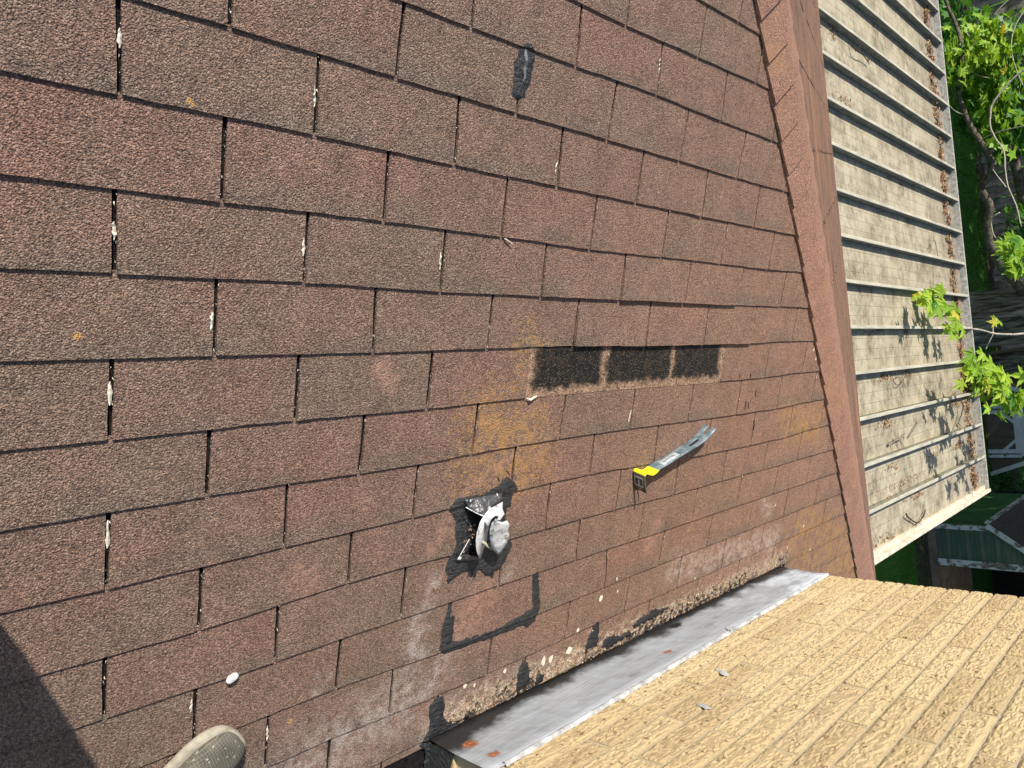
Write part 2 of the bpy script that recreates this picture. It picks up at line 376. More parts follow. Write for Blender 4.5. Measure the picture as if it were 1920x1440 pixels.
# the three missing tabs: the black protected layer underneath
mb = MB(); q = [(2.98 * TU, 4 * CV - .02), (6.02 * TU, 4 * CV - .02), (6.02 * TU, 5 * CV + .004), (2.98 * TU, 5 * CV + .004)]
q = [nudge(*a) for a in q]; q2 = [q[0], q[1], nudge(6.02 * TU, 5 * CV + .003), nudge(5 * TU, 5 * CV + .003), nudge(4 * TU, 5 * CV + .003), nudge(2.98 * TU, 5 * CV + .003)]
slab(mb, q2, lambda a, b: 0.0035)
slab(bvh, q2, lambda a, b: 0.0035)
o = mb.build('exposed_underlayer', M_BARE, roof); o['label'] = 'black patch where a strip of three shingle tabs is missing'
# hip-end plane: courses of tabs seen almost edge on
far = MB(); rs = random.Random(4)
def W2(t, s, h=0):  # t along +Y at the eave side, s down the slope from the hip apex line x, h off the surface
    x = rx + s * CT; return Vector((x + ST * h, t, RIDGE_Y * TT - s * ST + CT * h))
S_END = (EAVE_X - rx) / CT
nrow = int(S_END / CV)
for r in range(nrow):
    s1 = S_END - r * CV; s0 = s1 - CV - .015; xm = rx + s1 * CT
    ylo, yhi = HX - xm, 2 * RIDGE_Y - (HX - xm)
    t = ylo + (r % 2) * TU / 2 - TU
    while t < min(yhi, 4.6):
        a, b = max(t + .003, HX - (rx + s0 * CT) + .02), t + TU - .003
        if b > ylo:
            tlo = max(t + .003, ylo + .05)
            if b > tlo + .01:
                dh = rs.uniform(-.0015, .003)
                l0 = min(b - .004, max(tlo, HX - (rx + s0 * CT) + .05))
                pts = [W2(l0, s0, .002), W2(b, s0, .002), W2(b, s1, .007 + dh), W2(tlo, s1, .007 + dh)]
                low = [W2(l0, s0, -.003), W2(b, s0, -.003), W2(b, s1, -.003), W2(tlo, s1, -.003)]
                far.add(pts + low, [(0, 3, 2, 1)] + [(i, (i + 1) % 4, 4 + (i + 1) % 4, 4 + i) for i in range(4)])
        t += TU
o = far.build('shingle', M_FAR, roof); o['kind'] = 'stuff'
# hip caps: each a folded piece over the hip, laid from the eave corner up
hd = Vector((1, -1, -TT)).normalized()                     # down the hip
pa = Vector((0, -ST, CT)); pb = Vector((ST, 0, CT))
w1 = pa.cross(hd).normalized();  w1 = w1 if w1.x < 0 else -w1   # away from the hip within our plane
w2 = pb.cross(hd).normalized();  w2 = w2 if w2.y > 0 else -w2
nb = ((pa + pb) / 2).normalized()
H0 = Vector((HX, 0, 0)); HALF = 0.140; EXP = 0.127
Lc = (Vector((EAVE_X, HX - EAVE_X, 0)) - H0).length
s_hi = (H0 - Vector((rx, RIDGE_Y, RIDGE_Y * TT))).length
s_lo = (Vector((HX - EAVE_Y, EAVE_Y, EAVE_Y * TT)) - H0).length
ncap = int((s_lo + s_hi) / EXP)
for i in range(ncap):
    s1 = s_lo - i * EXP + .02; s0 = s1 - EXP * 1.35; rr = random.Random(i * 3 + 1)
    dj = rr.uniform(-.002, .002); hj = rr.uniform(-.0008, .0012)
    mb = MB(); prof = [-1, -.8, -.5, -.2, -.08, 0, .08, .2, .5, 1]
    rows = []
    for (s, lift) in ((s0, .0075), ((s0 + s1) / 2, .0125), (s1, .0175 + hj)):
        row = []
        for a in prof:
            wv = w1 if a < 0 else w2; q = abs(a) * (HALF + dj)
            rnd = 0.010 * max(0, 1 - abs(a) / .3) ** 2
            nrm = nb.lerp(pa if a < 0 else pb, min(1, abs(a) / .3)).normalized()
            row.append(H0 + hd * s + wv * q + nrm * lift - nb * rnd * .55)
        rows.append(row)
    n = len(prof); vs = [v for r_ in rows for v in r_]
    low = [v - nb * .006 for v in vs]
    fs = [(r_ * n + k, r_ * n + k + 1, (r_ + 1) * n + k + 1, (r_ + 1) * n + k) for r_ in range(2) for k in range(n - 1)]
    b = len(vs); fs2 = [(b + 2 * n + k, b + 2 * n + k + 1, 2 * n + k + 1, 2 * n + k) for k in range(n - 1)]
    fs2 += [(b + r_ * n, b + (r_ + 1) * n, (r_ + 1) * n, r_ * n) for r_ in range(2)] + [((r_) * n + n - 1, (r_ + 1) * n + n - 1, b + (r_ + 1) * n + n - 1, b + r_ * n + n - 1) for r_ in range(2)]
    mb.add(vs + low, fs + fs2); mb.build('hip_cap_shingle', M_HIP, roof)
# eaves: gutterless board, soffit, walls
M_TRIM = simple('painted_trim', (0.70, 0.66, 0.58), 0.6, 0.4, 0.12, 6, 0.001, 30)
M_WALL = simple('tan_house_wall', (0.34, 0.27, 0.18), 0.85, 0.2, 0.12, 3, 0.004, 30)
mb = MB(); mb.box(EAVE_X - .03, EAVE_X - .005, EAVE_Y + .02, BY, ze - .16, ze - .008); mb.box(cx0, EAVE_X - .03, EAVE_Y - .005, EAVE_Y + .02, ze - .16, ze - .008)
bevel(mb.build('fascia_board', M_TRIM, house))
mb = MB(); mb.box(cx0, EAVE_X - .04, EAVE_Y + .03, BY - .03, ze - .15, ze - .13); mb.build('soffit', M_TRIM, house)
mb = MB(); mb.box(cx0 + .3, EAVE_X - .45, EAVE_Y + .45, BY - .45, -3.5, ze - .152); mb.build('wall', M_WALL, house)

# ------------------------------------------------------------------ surface lookup on the built tabs
BV = BVHTree.FromPolygons([Vector(v) for v in bvh.v], bvh.f)
PN = Vector((0, -ST, CT))
def surf(u, v, h=0.0):
    p = W(u, v, .3); hit = BV.ray_cast(p, -PN)
    return (hit[0] if hit[0] else W(u, v, .004)) + PN * h
def surf_px(px, py, h=0.0): u, v = uv_of(px, py); return surf(u, v, h)
def smear(name, outline, parent, mat, th=0.003, jit=0.004, step=0.008, seed=1, label=None, rim=0.3, px=True):
    """a lump of tar or paint: irregular outline laid over the shingles, domed"""
    rs = random.Random(seed); P = [uv_of(*q) for q in outline] if px else outline; dense = []
    for i in range(len(P)):
        a, b = Vector(P[i]), Vector(P[(i + 1) % len(P)]); n = max(1, int((b - a).length / step))
        for k in range(n):
            q = a + (b - a) * k / n; nz = noise.noise(Vector((q.x * 70, q.y * 70, seed * 3.1))) * jit * 1.6 + rs.uniform(-jit, jit) * .45
            d = (b - a).normalized(); dense.append(Vector((q.x - d.y * nz, q.y + d.x * nz)))
    # grid fill: cells inside the polygon, with distance to the rim giving the dome
    me = bpy.data.meshes.new(name); bm = bmesh.new()
    vs = [bm.verts.new((q.x, q.y, 0)) for q in dense]
    for tri in tessellate_polygon([[Vector((q.x, q.y, 0)) for q in dense]]):
        try: bm.faces.new([vs[t] for t in tri])
        except ValueError: pass
    xs = [q.x for q in dense]; ys = [q.y for q in dense]; g = max(0.010, min(.02, (max(xs) - min(xs)) / 12))
    k = min(xs) + g
    while k < max(xs): bmesh.ops.bisect_plane(bm, geom=bm.verts[:] + bm.edges[:] + bm.faces[:], plane_co=(k, 0, 0), plane_no=(1, 0, 0)); k += g
    k = min(ys) + g
    while k < max(ys): bmesh.ops.bisect_plane(bm, geom=bm.verts[:] + bm.edges[:] + bm.faces[:], plane_co=(0, k, 0), plane_no=(0, 1, 0)); k += g
    segs = [(dense[i], dense[(i + 1) % len(dense)]) for i in range(len(dense))]
    def dist(p):
        best = 1e9
        for a, b in segs:
            ba = b - a; t = max(0, min(1, (p - a).dot(ba) / max(ba.length_squared, 1e-12))); d = (p - a - ba * t).length
            if d < best: best = d
        return best
    for v_ in bm.verts:
        p = Vector((v_.co.x, v_.co.y)); d = dist(p); h = th * (0.12 + 0.88 * min(1, d / 0.008) ** .5) + th * .5 * noise.noise(Vector((p.x * 60, p.y * 60, 5))) * min(1, d / .01)
        v_.co = surf(p.x, p.y, max(h, .0007))
    bm.to_mesh(me); bm.free(); me.materials.append(mat)
    for p in me.polygons: p.use_smooth = True
    o = link(name, me, parent)
    if label: o['label'] = label
    return o

# ------------------------------------------------------------------ chimney
def ZM(ox, oy, s, pts): return [(ox + a / s, oy + b / s) for a, b in pts]
k = N('tan_rug_brick', 0.85, 0.25); P = k.pos(); rnd = k.n('ShaderNodeObjectInfo').outputs['Random']
base = k.ramp(k.m('ADD', k.m('MULTIPLY', rnd, .7), k.m('MULTIPLY', k.noise(P, 9, 3), .35)), [(0.1, (0.35, 0.258, 0.140)), (0.4, (0.425, 0.322, 0.172)), (0.75, (0.465, 0.366, 0.206)), (1.0, (0.35, 0.245, 0.14))])
Ps = k.vm('MULTIPLY', P, (70, 90, 210)); Pw = k.vm('ADD', Ps, k.vm('SCALE', k.noise(P, 46, 3, .65, True), None, 3.6))
n1 = k.noise(Pw, 1.0, 4, 0.70); n2 = k.vor(Pw, 0.9, 'Distance', 'SMOOTH_F1')
Pq = k.vm('ADD', k.vm('MULTIPLY', P, (9, 40, 150)), k.vm('SCALE', k.noise(P, 25, 2, .6, True), None, 2.2)); n3 = k.noise(Pq, 1.0, 2, .5)
ridge = k.m('ABSOLUTE', k.m('SUBTRACT', n3, .5))
crev = k.m('MULTIPLY', k.ss(n1, 0.42, 0.33), 0.55)
c = k.mix(crev, base, (0.23, 0.135, 0.06)); c = k.mix(k.m('MULTIPLY', k.ss(n1, .55, .75), .5), c, (0.58, 0.45, 0.25))
pit = k.m('LESS_THAN', k.n_sep(k.vor(P, 120, 'Color'))[0], .03); c = k.mix(k.m('MULTIPLY', pit, .7), c, (0.12, 0.07, 0.035))
k.set('Base Color', c)
k.set('Normal', k.bump(k.m('ADD', k.m('MULTIPLY', n1, 1.3), k.m('ADD', k.m('MULTIPLY', ridge, 1.3), k.m('MULTIPLY', k.noise(P, 300, 2), .4))), 0.0035, 1.0)); M_BRICK = k.mat
k = N('sandy_mortar', 0.95, 0.1); P = k.pos()
k.set('Base Color', k.ramp(k.noise(P, 300, 3, .7), [(0.3, (0.33, 0.265, 0.165)), (0.7, (0.52, 0.44, 0.30))])); k.set('Normal', k.bump(k.noise(P, 260, 3, .7), .003, 1)); M_MORTAR = k.mat
TILT = -0.013; PIV = Vector((2.70, -1.46, -0.29))
RT = Matrix.Rotation(0.013, 3, 'Y')
def CT_(v): return PIV + RT @ (v - PIV)
chim = MB(); ZT = 1.28; ZB = -1.0
chim.box(CH_X0 + .009, CH_X1 - .009, CH_Y1 + .009, CH_Y0 - .0050, ZB, ZT, CT_)
chimney = chim.build('chimney', M_MORTAR, house); chimney['label'] = 'wide tan brick chimney standing through the roof below the grey flashing'
CH = 0.0745; BL = 0.43; MO = 0.0085
def bark(x, z, sd):
    """torn, elongated lumps of a rug-faced brick, metres proud of the face"""
    wx = noise.noise(Vector((x * 22, z * 22, sd))) * .9; wz = noise.noise(Vector((x * 26, z * 26, sd + 9))) * 1.5
    a = noise.noise(Vector((x * 36 + wx, z * 135 + wz, sd))); b = noise.noise(Vector((x * 85 + wx, z * 250 + wz, sd + 4)))
    c_ = noise.noise(Vector((x * 17, z * 60 + wz, sd + 2)))
    t = max(0, min(1, (a + .45 * b + .3 * c_ + .22) / .34)); t = t * t * (3 - 2 * t)
    return .0027 * t + .0009 * b
def brick_face(x0, x1, y1, z0, z1, seed):
    L, Hh = x1 - x0, z1 - z0; nx, nz = max(8, int(L / .0043)), 18; vs = []; sd = (seed % 97) * 1.7
    rs = random.Random(seed); y1 = y1 - .0012 + rs.uniform(-.0008, .0010)
    for j in range(nz + 1):
        for i in range(nx + 1):
            x, z = x0 + L * i / nx, z0 + Hh * j / nz
            e = min(i, nx - i, 2) / 2; f = min(j, nz - j, 2) / 2; m_ = min(e, f)
            jx = .0008 * noise.noise(Vector((z * 90, 0, sd))) if i in (0, nx) else 0; jz = .0009 * noise.noise(Vector((x * 60, 3 * j, sd))) if j in (0, nz) else 0
            vs.append(CT_(Vector((x + jx, y1 - (1 - m_) * .0022 + bark(x, z, sd) * (.35 + .65 * m_), z + jz))))
    n0 = len(vs); w_ = nx + 1; fs = [(j * w_ + i, j * w_ + i + 1, (j + 1) * w_ + i + 1, (j + 1) * w_ + i) for j in range(nz) for i in range(nx)]
    loop = [i for i in range(nx + 1)] + [j * w_ + nx for j in range(1, nz + 1)] + [nz * w_ + i for i in range(nx - 1, -1, -1)] + [j * w_ for j in range(nz - 1, 0, -1)]
    mb = MB(); mb.add(vs + [Vector(vs[q]) - Vector((0, .030, 0)) for q in loop], fs + [(loop[q], n0 + q, n0 + (q + 1) % len(loop), loop[(q + 1) % len(loop)]) for q in range(len(loop))])
    return mb.build('brick', M_BRICK, chimney)
def brick(x0, x1, y0, y1, z0, z1, seed, deep=None):
    if y1 == CH_Y0 and z1 > -.36: return brick_face(x0, x1, y1, z0, z1, seed)
    rs = random.Random(seed); mb = MB(); j = lambda a: a + rs.uniform(-.0016, .0016)
    xs = (j(x0), j(x1)); zs = (j(z0), j(z1)); ys = (y0, y1 + rs.uniform(-.0015, .0015))
    mb.box(xs[0], xs[1], ys[0], ys[1], zs[0], zs[1], CT_)
    return bevel(mb.build('brick', M_BRICK, chimney), .0035, 2)
ZS = [-0.2935 + CH * i for i in range(-9, 22)]
for i, z in enumerate(ZS):
    ci = i - 9
    if z + CH > ZT: break
    x = 1.87 + (BL / 2 if ci % 2 == 0 else 0) - 4 * BL
    while x < CH_X1:
        a, b = max(x + .0055, CH_X0), min(x + BL - .0055, CH_X1)
        if b - a > .03 and z > -0.65: brick(a, b, CH_Y0 - .10, CH_Y0, z + MO / 2, z + CH - MO / 2, int(x * 1000) + i * 77)
        x += BL
    y = CH_Y0 - .103 - (BL / 2 if ci % 2 else 0)
    while y > CH_Y1:
        a, b = max(y - BL + MO, CH_Y1), y
        if b - a > .03 and z > -1.0:
            for xa_ in ((CH_X0, CH_X0 + .1),): brick(xa_[0], xa_[1], a, b, z + MO / 2, z + CH - MO / 2, int(y * 1000) + i)
        y -= BL
mb = MB(); mb.box(CH_X0 - .04, CH_X1 + .04, CH_Y1 - .04, CH_Y0 + .04, ZT, ZT + .07, CT_)
bevel(mb.build('chimney_cap', simple('cap_concrete', (0.38, 0.36, 0.32), .9, .2, .2, 10, .003, 60), chimney), .008)
mb = MB(); mb.tube([(1.3, -1.76, ZT + .05), (1.3, -1.76, ZT + .35)], [.11, .10], 16); mb.build('flue', simple('flue_clay', (0.35, 0.16, 0.09), .8, .2), chimney)
# flashing
k = N('galvanised_flashing', 0.62, 0.35); P = k.pos(); x, y, z = k.n_sep(P)
br = k.noise(k.vm('MULTIPLY', P, (5, 40, 150)), 1, 5, .75); pat = k.noise(k.vm('MULTIPLY', P, (4, 4, 9)), 1, 5, .7)
c = k.ramp(k.m('ADD', k.m('MULTIPLY', br, .78), k.m('MULTIPLY', pat, .22)), [(0.30, (0.215, 0.225, 0.235)), (0.5, (0.285, 0.30, 0.315)), (0.66, (0.36, 0.385, 0.41)), (0.74, (0.58, 0.62, 0.66))])
c = k.mix(k.m('MULTIPLY', k.ss(x, 1.9, 2.7), k.m('MULTIPLY', k.ss(pat, .45, .6), .6)), c, (0.56, 0.61, 0.66))
zf = k.m('ADD', z, k.m('MULTIPLY', k.m('SUBTRACT', k.noise(P, 8, 4, .65), .5), .12))
zf = k.m('ADD', zf, k.m('MULTIPLY', k.ss(x, 0.95, 0.78), -0.06))
c = k.mix(k.ss(zf, -0.432, -0.480), c, (0.022, 0.021, 0.020))
wz = k.vm('ADD', P, k.vm('SCALE', k.vm('SUBTRACT', k.noise(P, 60, 3, .6, True), (.5, .5, .5)), None, .03))
def blobw(px, py, r0, r1, sx=1.0):
    q = at_y(px, py, CH_Y0); d = k.vm('MULTIPLY', k.vm('SUBTRACT', wz, tuple(q)), (sx, 0, 1)); return k.ss(k.vm('LENGTH', d), r1, r0)
rust = k.union([blobw(882, 1400, .012, .024), blobw(925, 1419, .010, .018, .8), blobw(1253, 1225, .006, .013, .5), blobw(1530, 1070, .006, .02, .3)])
c = k.mix(k.m('MULTIPLY', rust, .9), c, k.ramp(k.noise(P, 150, 3), [(.35, (0.13, 0.045, 0.02)), (.65, (0.42, 0.15, 0.06))]))
c = k.mix(blobw(1268, 1178, .011, .018, .45), c, (0.012, 0.012, 0.012))
for q in ((1190, 1268), (1330, 1175), (1345, 1160)): c = k.mix(k.m('MULTIPLY', blobw(*q, .008, .014, .4), .5), c, (0.17, 0.155, 0.145))
k.set('Base Color', c); k.set('Metallic', 0.15); k.set('Normal', k.bump(k.m('ADD', k.m('MULTIPLY', k.noise(P, 14, 2), 2.5), k.m('MULTIPLY', br, .08)), .004, 1)); M_FLASH = k.mat
mb = MB(); NX, NZ = 48, 6; ys = CH_Y0 + .0035; fv = []
for j in range(NZ + 1):
    for i in range(NX + 1):
        t = i / NX; x = CH_X0 - .012 + t * (CH_X1 - .000 - CH_X0 + .016); s = j / NZ
        zb = CH_Y0 * TT - .004; zt = -0.29 + .004 * noise.noise(Vector((x * 9, 0, 1)))
        y = ys + .003 * abs(noise.noise(Vector((x * 5, s * 2, 3)))) + (.012 * (1 - s) ** 3)
        fv.append(CT_(Vector((x, y, zb + (zt - zb) * s))) if j == NZ else Vector((x, y, 0)) * 1 + Vector((0, 0, (zb + (CT_(Vector((x, y, zt))).z - zb) * s))))
fs = [(j * (NX + 1) + i, j * (NX + 1) + i + 1, (j + 1) * (NX + 1) + i + 1, (j + 1) * (NX + 1) + i) for j in range(NZ) for i in range(NX)]
mb.add(fv, fs); fl = mb.build('metal_flashing', M_FLASH, chimney, True)
m = fl.modifiers.new('thick', 'SOLIDIFY'); m.thickness = .0015; m.offset = 0
# left return of the flashing down the side face
mb = MB()
sd = []
for i in range(5):
    y = CH_Y0 + .004 - i * .12; zb = y * TT
    sd.append(((CH_X0 - .012, y, zb - .002), (CH_X0 - .004, y, zb + .10 - .03 * (i > 0) + .012 * math.sin(i * 2.1))))
mb.add([p for s_ in sd for p in s_], [(2 * i, 2 * i + 1, 2 * i + 3, 2 * i + 2) for i in range(4)])
o = mb.build('side_flashing', M_TAR, chimney); m = o.modifiers.new('thick', 'SOLIDIFY'); m.thickness = .002
# caulk bead along the top of the flashing
M_CAULK = simple('white_caulk', (0.44, 0.44, 0.43), .7, .3, .35, 30, .004, 90)
mb = MB(); rs = random.Random(2); top = []; lowp = []; n = 150
ctr = []
for i in range(n + 1):
    x = CH_X0 + .03 + (CH_X1 - CH_X0 - .03) * i / n; hw = .006 + .0055 * (noise.noise(Vector((x * 14, 2, 0))) + .35) + rs.uniform(-.001, .001)
    hw = max(.0022, hw); zc = -0.291 + .002 * noise.noise(Vector((x * 30, 0, 0)))
    ctr.append([CT_(Vector((x, CH_Y0 + a, zc + b * hw))) for a, b in ((.0035, -1.5), (.0085, -.6), (.0085, .2), (.0005, .9))])
mb.add([p for r_ in ctr for p in r_], [(4 * i + j, 4 * i + j + 1, 4 * i + j + 5, 4 * i + j + 4) for i in range(n) for j in range(3)])
mb.build('caulk_bead', M_CAULK, chimney, True)
# lone caulk daubs on the bricks
for a, b in (((1342, 1252), (1365, 1268)), ((1307, 1318), (1332, 1330))):
    p0, p1 = at_y(*a, CH_Y0 + .002), at_y(*b, CH_Y0 + .002); mb = MB(); c0 = (p0 + p1) / 2; rs = random.Random(int(a[0])); L = (p1 - p0) / 2; pr = Vector((L.z, 0, -L.x)).normalized() * .010
    ring = [c0 + L * math.cos(t) * rs.uniform(.75, 1.15) + pr * math.sin(t) * rs.uniform(.7, 1.3) for t in [i * math.pi / 7 for i in range(14)]]
    mb.add(ring + [c0 + Vector((0, .004, 0))], [(i, (i + 1) % 14, 14) for i in range(14)]); mb.build('caulk_daub', M_CAULK, chimney)
# curled rust flake at the flashing top
mb = MB(); q = [at_y(1362, 1176, CH_Y0 + .01), at_y(1376, 1179, CH_Y0 + .022), at_y(1388, 1184, CH_Y0 + .014), at_y(1397, 1186, CH_Y0 + .006)]
mb.add([p + Vector((0, 0, s_)) for p in q for s_ in (-.004, .004)], [(2 * i, 2 * i + 1, 2 * i + 3, 2 * i + 2) for i in range(3)])
mb.build('rust_flake', simple('rusty_flake', (0.20, 0.08, 0.04), .9), chimney)
# tar fillet along the foot of the chimney and smears up the slots
ol = [(800, 1376), (822, 1372), (832, 1352), (862, 1350), (886, 1332), (905, 1325), (935, 1318), (965, 1306), (985, 1290), (1010, 1284), (1040, 1270), (1085, 1244), (1120, 1236), (1150, 1222), (1190, 1204), (1230, 1186), (1262, 1172), (1300, 1152), (1340, 1133), (1400, 1102), (1452, 1070), (1478, 1062),
      (1474, 1066), (1400, 1104), (1300, 1154), (1200, 1204), (1100, 1252), (1000, 1302), (900, 1350), (840, 1380), (806, 1397)]
smear('tar_smear', ol, chimney, M_TAR, .006, .006, .008, 3, 'lumpy black tar fillet along the foot of the chimney')
smear('tar_smear', ZM(780, 1260, 8, [(265, 385), (395, 345), (415, 520), (400, 640), (430, 720), (620, 740), (560, 860), (380, 960), (200, 1040), (60, 1080), (100, 960), (165, 860), (180, 640), (200, 500)]), chimney, M_TAR, .004, .004, .008, 5, 'thick tar run up a shingle slot at the near corner of the chimney')
smear('tar_smear', ZM(780, 1260, 8, [(30, 1080), (160, 1060), (230, 1110), (330, 1180), (560, 1215), (590, 1440), (100, 1440), (110, 1200)]), chimney, M_TAR, .010, .004, .01, 6)
smear('tar_smear', ZM(1000, 1040, 4, [(462, 492), (488, 505), (478, 640), (470, 680), (400, 700), (375, 760), (378, 700), (400, 630), (432, 560)]), chimney, M_TAR, .004, .003, .007, 7, 'dark tar tongue beside the white splats')
smear('tar_smear', [(978, 1236), (988, 1240), (990, 1262), (992, 1278), (972, 1292), (966, 1288), (968, 1262)], chimney, M_TAR, .004, .003, .007, 8)
smear('tar_smear', [(1004, 1262), (1018, 1262), (1014, 1275), (1000, 1282)], chimney, M_TAR, .004, .002, .007, 9)
for i, pts in enumerate([ZM(1000, 1040, 4, [(510, 640), (580, 590), (640, 605), (700, 560), (720, 590), (640, 640), (560, 690), (500, 700)]), ZM(1000, 1040, 4, [(730, 520), (800, 460), (860, 440), (870, 405), (1010, 395), (940, 440), (880, 480), (800, 510), (750, 545)]),
                         ZM(1000, 1040, 4, [(640, 660), (740, 610), (860, 560), (960, 500), (1030, 505), (900, 575), (780, 640), (660, 700)])]):
    smear('tar_smear', pts, chimney, M_TAR, .004, .007, .006, 20 + i)
# tar outline round a relaid tab, the daub high on the roof and the tar bed of the vent
for i, (pts, lab) in enumerate([
    (ZM(760, 860, 3.788, [(300, 1015), (318, 1020), (315, 1100), (345, 1120), (330, 1200), (320, 1285), (370, 1285), (480, 1250), (640, 1200), (760, 1130), (895, 1050), (895, 820), (930, 790), (945, 830), (940, 1060), (915, 1150), (850, 1195), (820, 1180), (640, 1255), (420, 1330), (270, 1385), (230, 1350), (250, 1200), (285, 1090)]), 'black tar bead drawn round three sides of one shingle tab'),
    (ZM(640, 0, 3, [(1030, 245), (1055, 250), (1085, 300), (1070, 380), (1050, 480), (1020, 535), (985, 560), (975, 610), (968, 560), (945, 530), (955, 450), (975, 330), (995, 275)]), 'small black tar daub over a slot high on the roof')]):
    smear('tar_smear', pts, house, M_TAR, .0035, .003, .007, 30 + i, lab)
M_GUM = simple('dried_caulk_streak', (0.15, 0.16, 0.17), .6, .4, .6, 60, .004, 120)
mb = MB(); q = [surf_px(982 + d, y, .005 + .002 * math.sin(y)) for d, y in ((0, 93), (-1, 105), (1, 118), (-3, 130), (-4, 145), (-9, 162))]
mb.tube(q, [.002, .005, .004, .005, .003, .001], 6); mb.build('caulk_streak', M_GUM, house, True)

M_CRUST = simple('cream_lichen', (0.62, 0.50, 0.36), .95, .1, .35, 120); M_CRUST2 = simple('brown_lichen', (0.33, 0.20, 0.12), .95, .1, .3, 120)
mb = MB(); rs = random.Random(61)
for _ in range(5200):
    u = rs.uniform(.80, 2.72); d = abs(rs.gauss(0, .042)); dens = .5 + 1.3 * noise.noise(Vector((u * 6, d * 25, 1)))
    if d > .115 or rs.random() > dens: continue
    p = surf(u, 1.547 - d, .0005); q = rs.uniform(.0009, .0036) * (1 if d < .07 else .6)
    k_ = [p + Vector((rs.uniform(-q, q), rs.uniform(-q, q), rs.uniform(-q, q) * .3)) for _ in range(3)] + [p + PN * q * rs.uniform(.5, 1.1)]
    mb.add(k_, [(0, 1, 3), (1, 2, 3), (2, 0, 3)], rs.choice((0, 0, 1, 2) if noise.noise(Vector((u * 11, d * 30, 7))) > -.1 else (2, 2, 1)))
o = mb.build('lichen_crust', [M_CRUST, M_CRUST2, M_TAR], chimney); o['kind'] = 'stuff'
# ------------------------------------------------------------------ torn pipe boot
vent = tag(empty('roof_vent', tuple(surf_px(880, 1000))), 'torn roof vent of bent galvanised metal set in black tar above the relaid tab', 'roof vent')
V = lambda pts: ZM(760, 860, 3.788, pts)
smear('tar_bed', V([(300, 340), (345, 290), (430, 255), (520, 250), (600, 215), (670, 160), (715, 120), (770, 170), (782, 210), (745, 280), (740, 330), (700, 350), (720, 560), (750, 590), (740, 640), (700, 720), (670, 770), (620, 790), (600, 845), (560, 820), (520, 780), (500, 785), (490, 835), (460, 830), (450, 785), (400, 800), (350, 830), (300, 875), (280, 810), (290, 720), (320, 670), (350, 590), (350, 450), (320, 400)]), vent, M_TAR, .005, .004, .009, 40)
k = N('weathered_zinc', 0.45, 0.5); P = k.pos()
k.set('Base Color', k.ramp(k.noise(P, 45, 4, .7), [(.34, (0.16, 0.16, 0.155)), (.42, (0.58, 0.59, 0.59)), (.75, (0.80, 0.82, 0.83))])); k.set('Metallic', .25); k.set('Normal', k.bump(k.noise(P, 25, 3), .006, 1)); M_ZINC = k.mat
k = N('tarred_zinc', 0.4, 0.5); P = k.pos()
k.set('Base Color', k.ramp(k.noise(P, 70, 4, .7), [(.35, (0.035, 0.035, 0.036)), (.58, (0.085, 0.085, 0.085)), (.72, (0.32, 0.32, 0.31))])); k.set('Metallic', .3); k.set('Normal', k.bump(k.noise(P, 60, 3), .006, 1)); M_DZ = k.mat
def sheet(name, pts, mat, parent, th=.0012, sub=2):
    """bent sheet from (zoom x, zoom y, height) outline points"""
    vs = []
    for a, b, h in pts: q = V([(a, b)])[0]; vs.append(at_roof(q[0], q[1], h + .006))
    me = bpy.data.meshes.new(name); bm = bmesh.new(); f = bm.faces.new([bm.verts.new(v) for v in vs])
    bmesh.ops.triangulate(bm, faces=[f]); 
    for _ in range(sub): bmesh.ops.subdivide_edges(bm, edges=bm.edges[:], cuts=1, use_grid_fill=True)
    for v_ in bm.verts: v_.co += PN * .003 * noise.noise(v_.co * 30)
    bm.to_mesh(me); bm.free(); me.materials.append(mat)
    for p in me.polygons: p.use_smooth = True
    o = link(name, me, parent); m = o.modifiers.new('thick', 'SOLIDIFY'); m.thickness = th; return o
sheet('upper_flange', [(425, 292, .012), (500, 278, .012), (600, 260, .018), (690, 246, .022), (686, 300, .030), (640, 325, .035), (598, 352, .040), (572, 385, .045), (553, 408, .050), (500, 388, .030), (440, 345, .014)], M_DZ, vent)
sheet('torn_collar', [(575, 385, .046), (600, 360, .044), (640, 335, .038), (688, 305, .032), (690, 360, .045), (706, 398, .055), (690, 410, .058), (672, 440, .060), (650, 432, .060), (664, 412, .058), (640, 404, .056), (612, 425, .056), (598, 452, .052), (585, 480, .046), (560, 440, .040), (555, 408, .048)], M_ZINC, vent)
sheet('lifted_disc', [(612, 455, .060), (640, 425, .064), (655, 440, .066), (690, 452, .066), (722, 440, .066), (740, 468, .064), (728, 505, .062), (740, 545, .060), (720, 595, .055), (700, 625, .050), (662, 676, .038), (636, 660, .036), (612, 620, .040), (598, 560, .046), (600, 500, .054)], M_ZINC, vent)
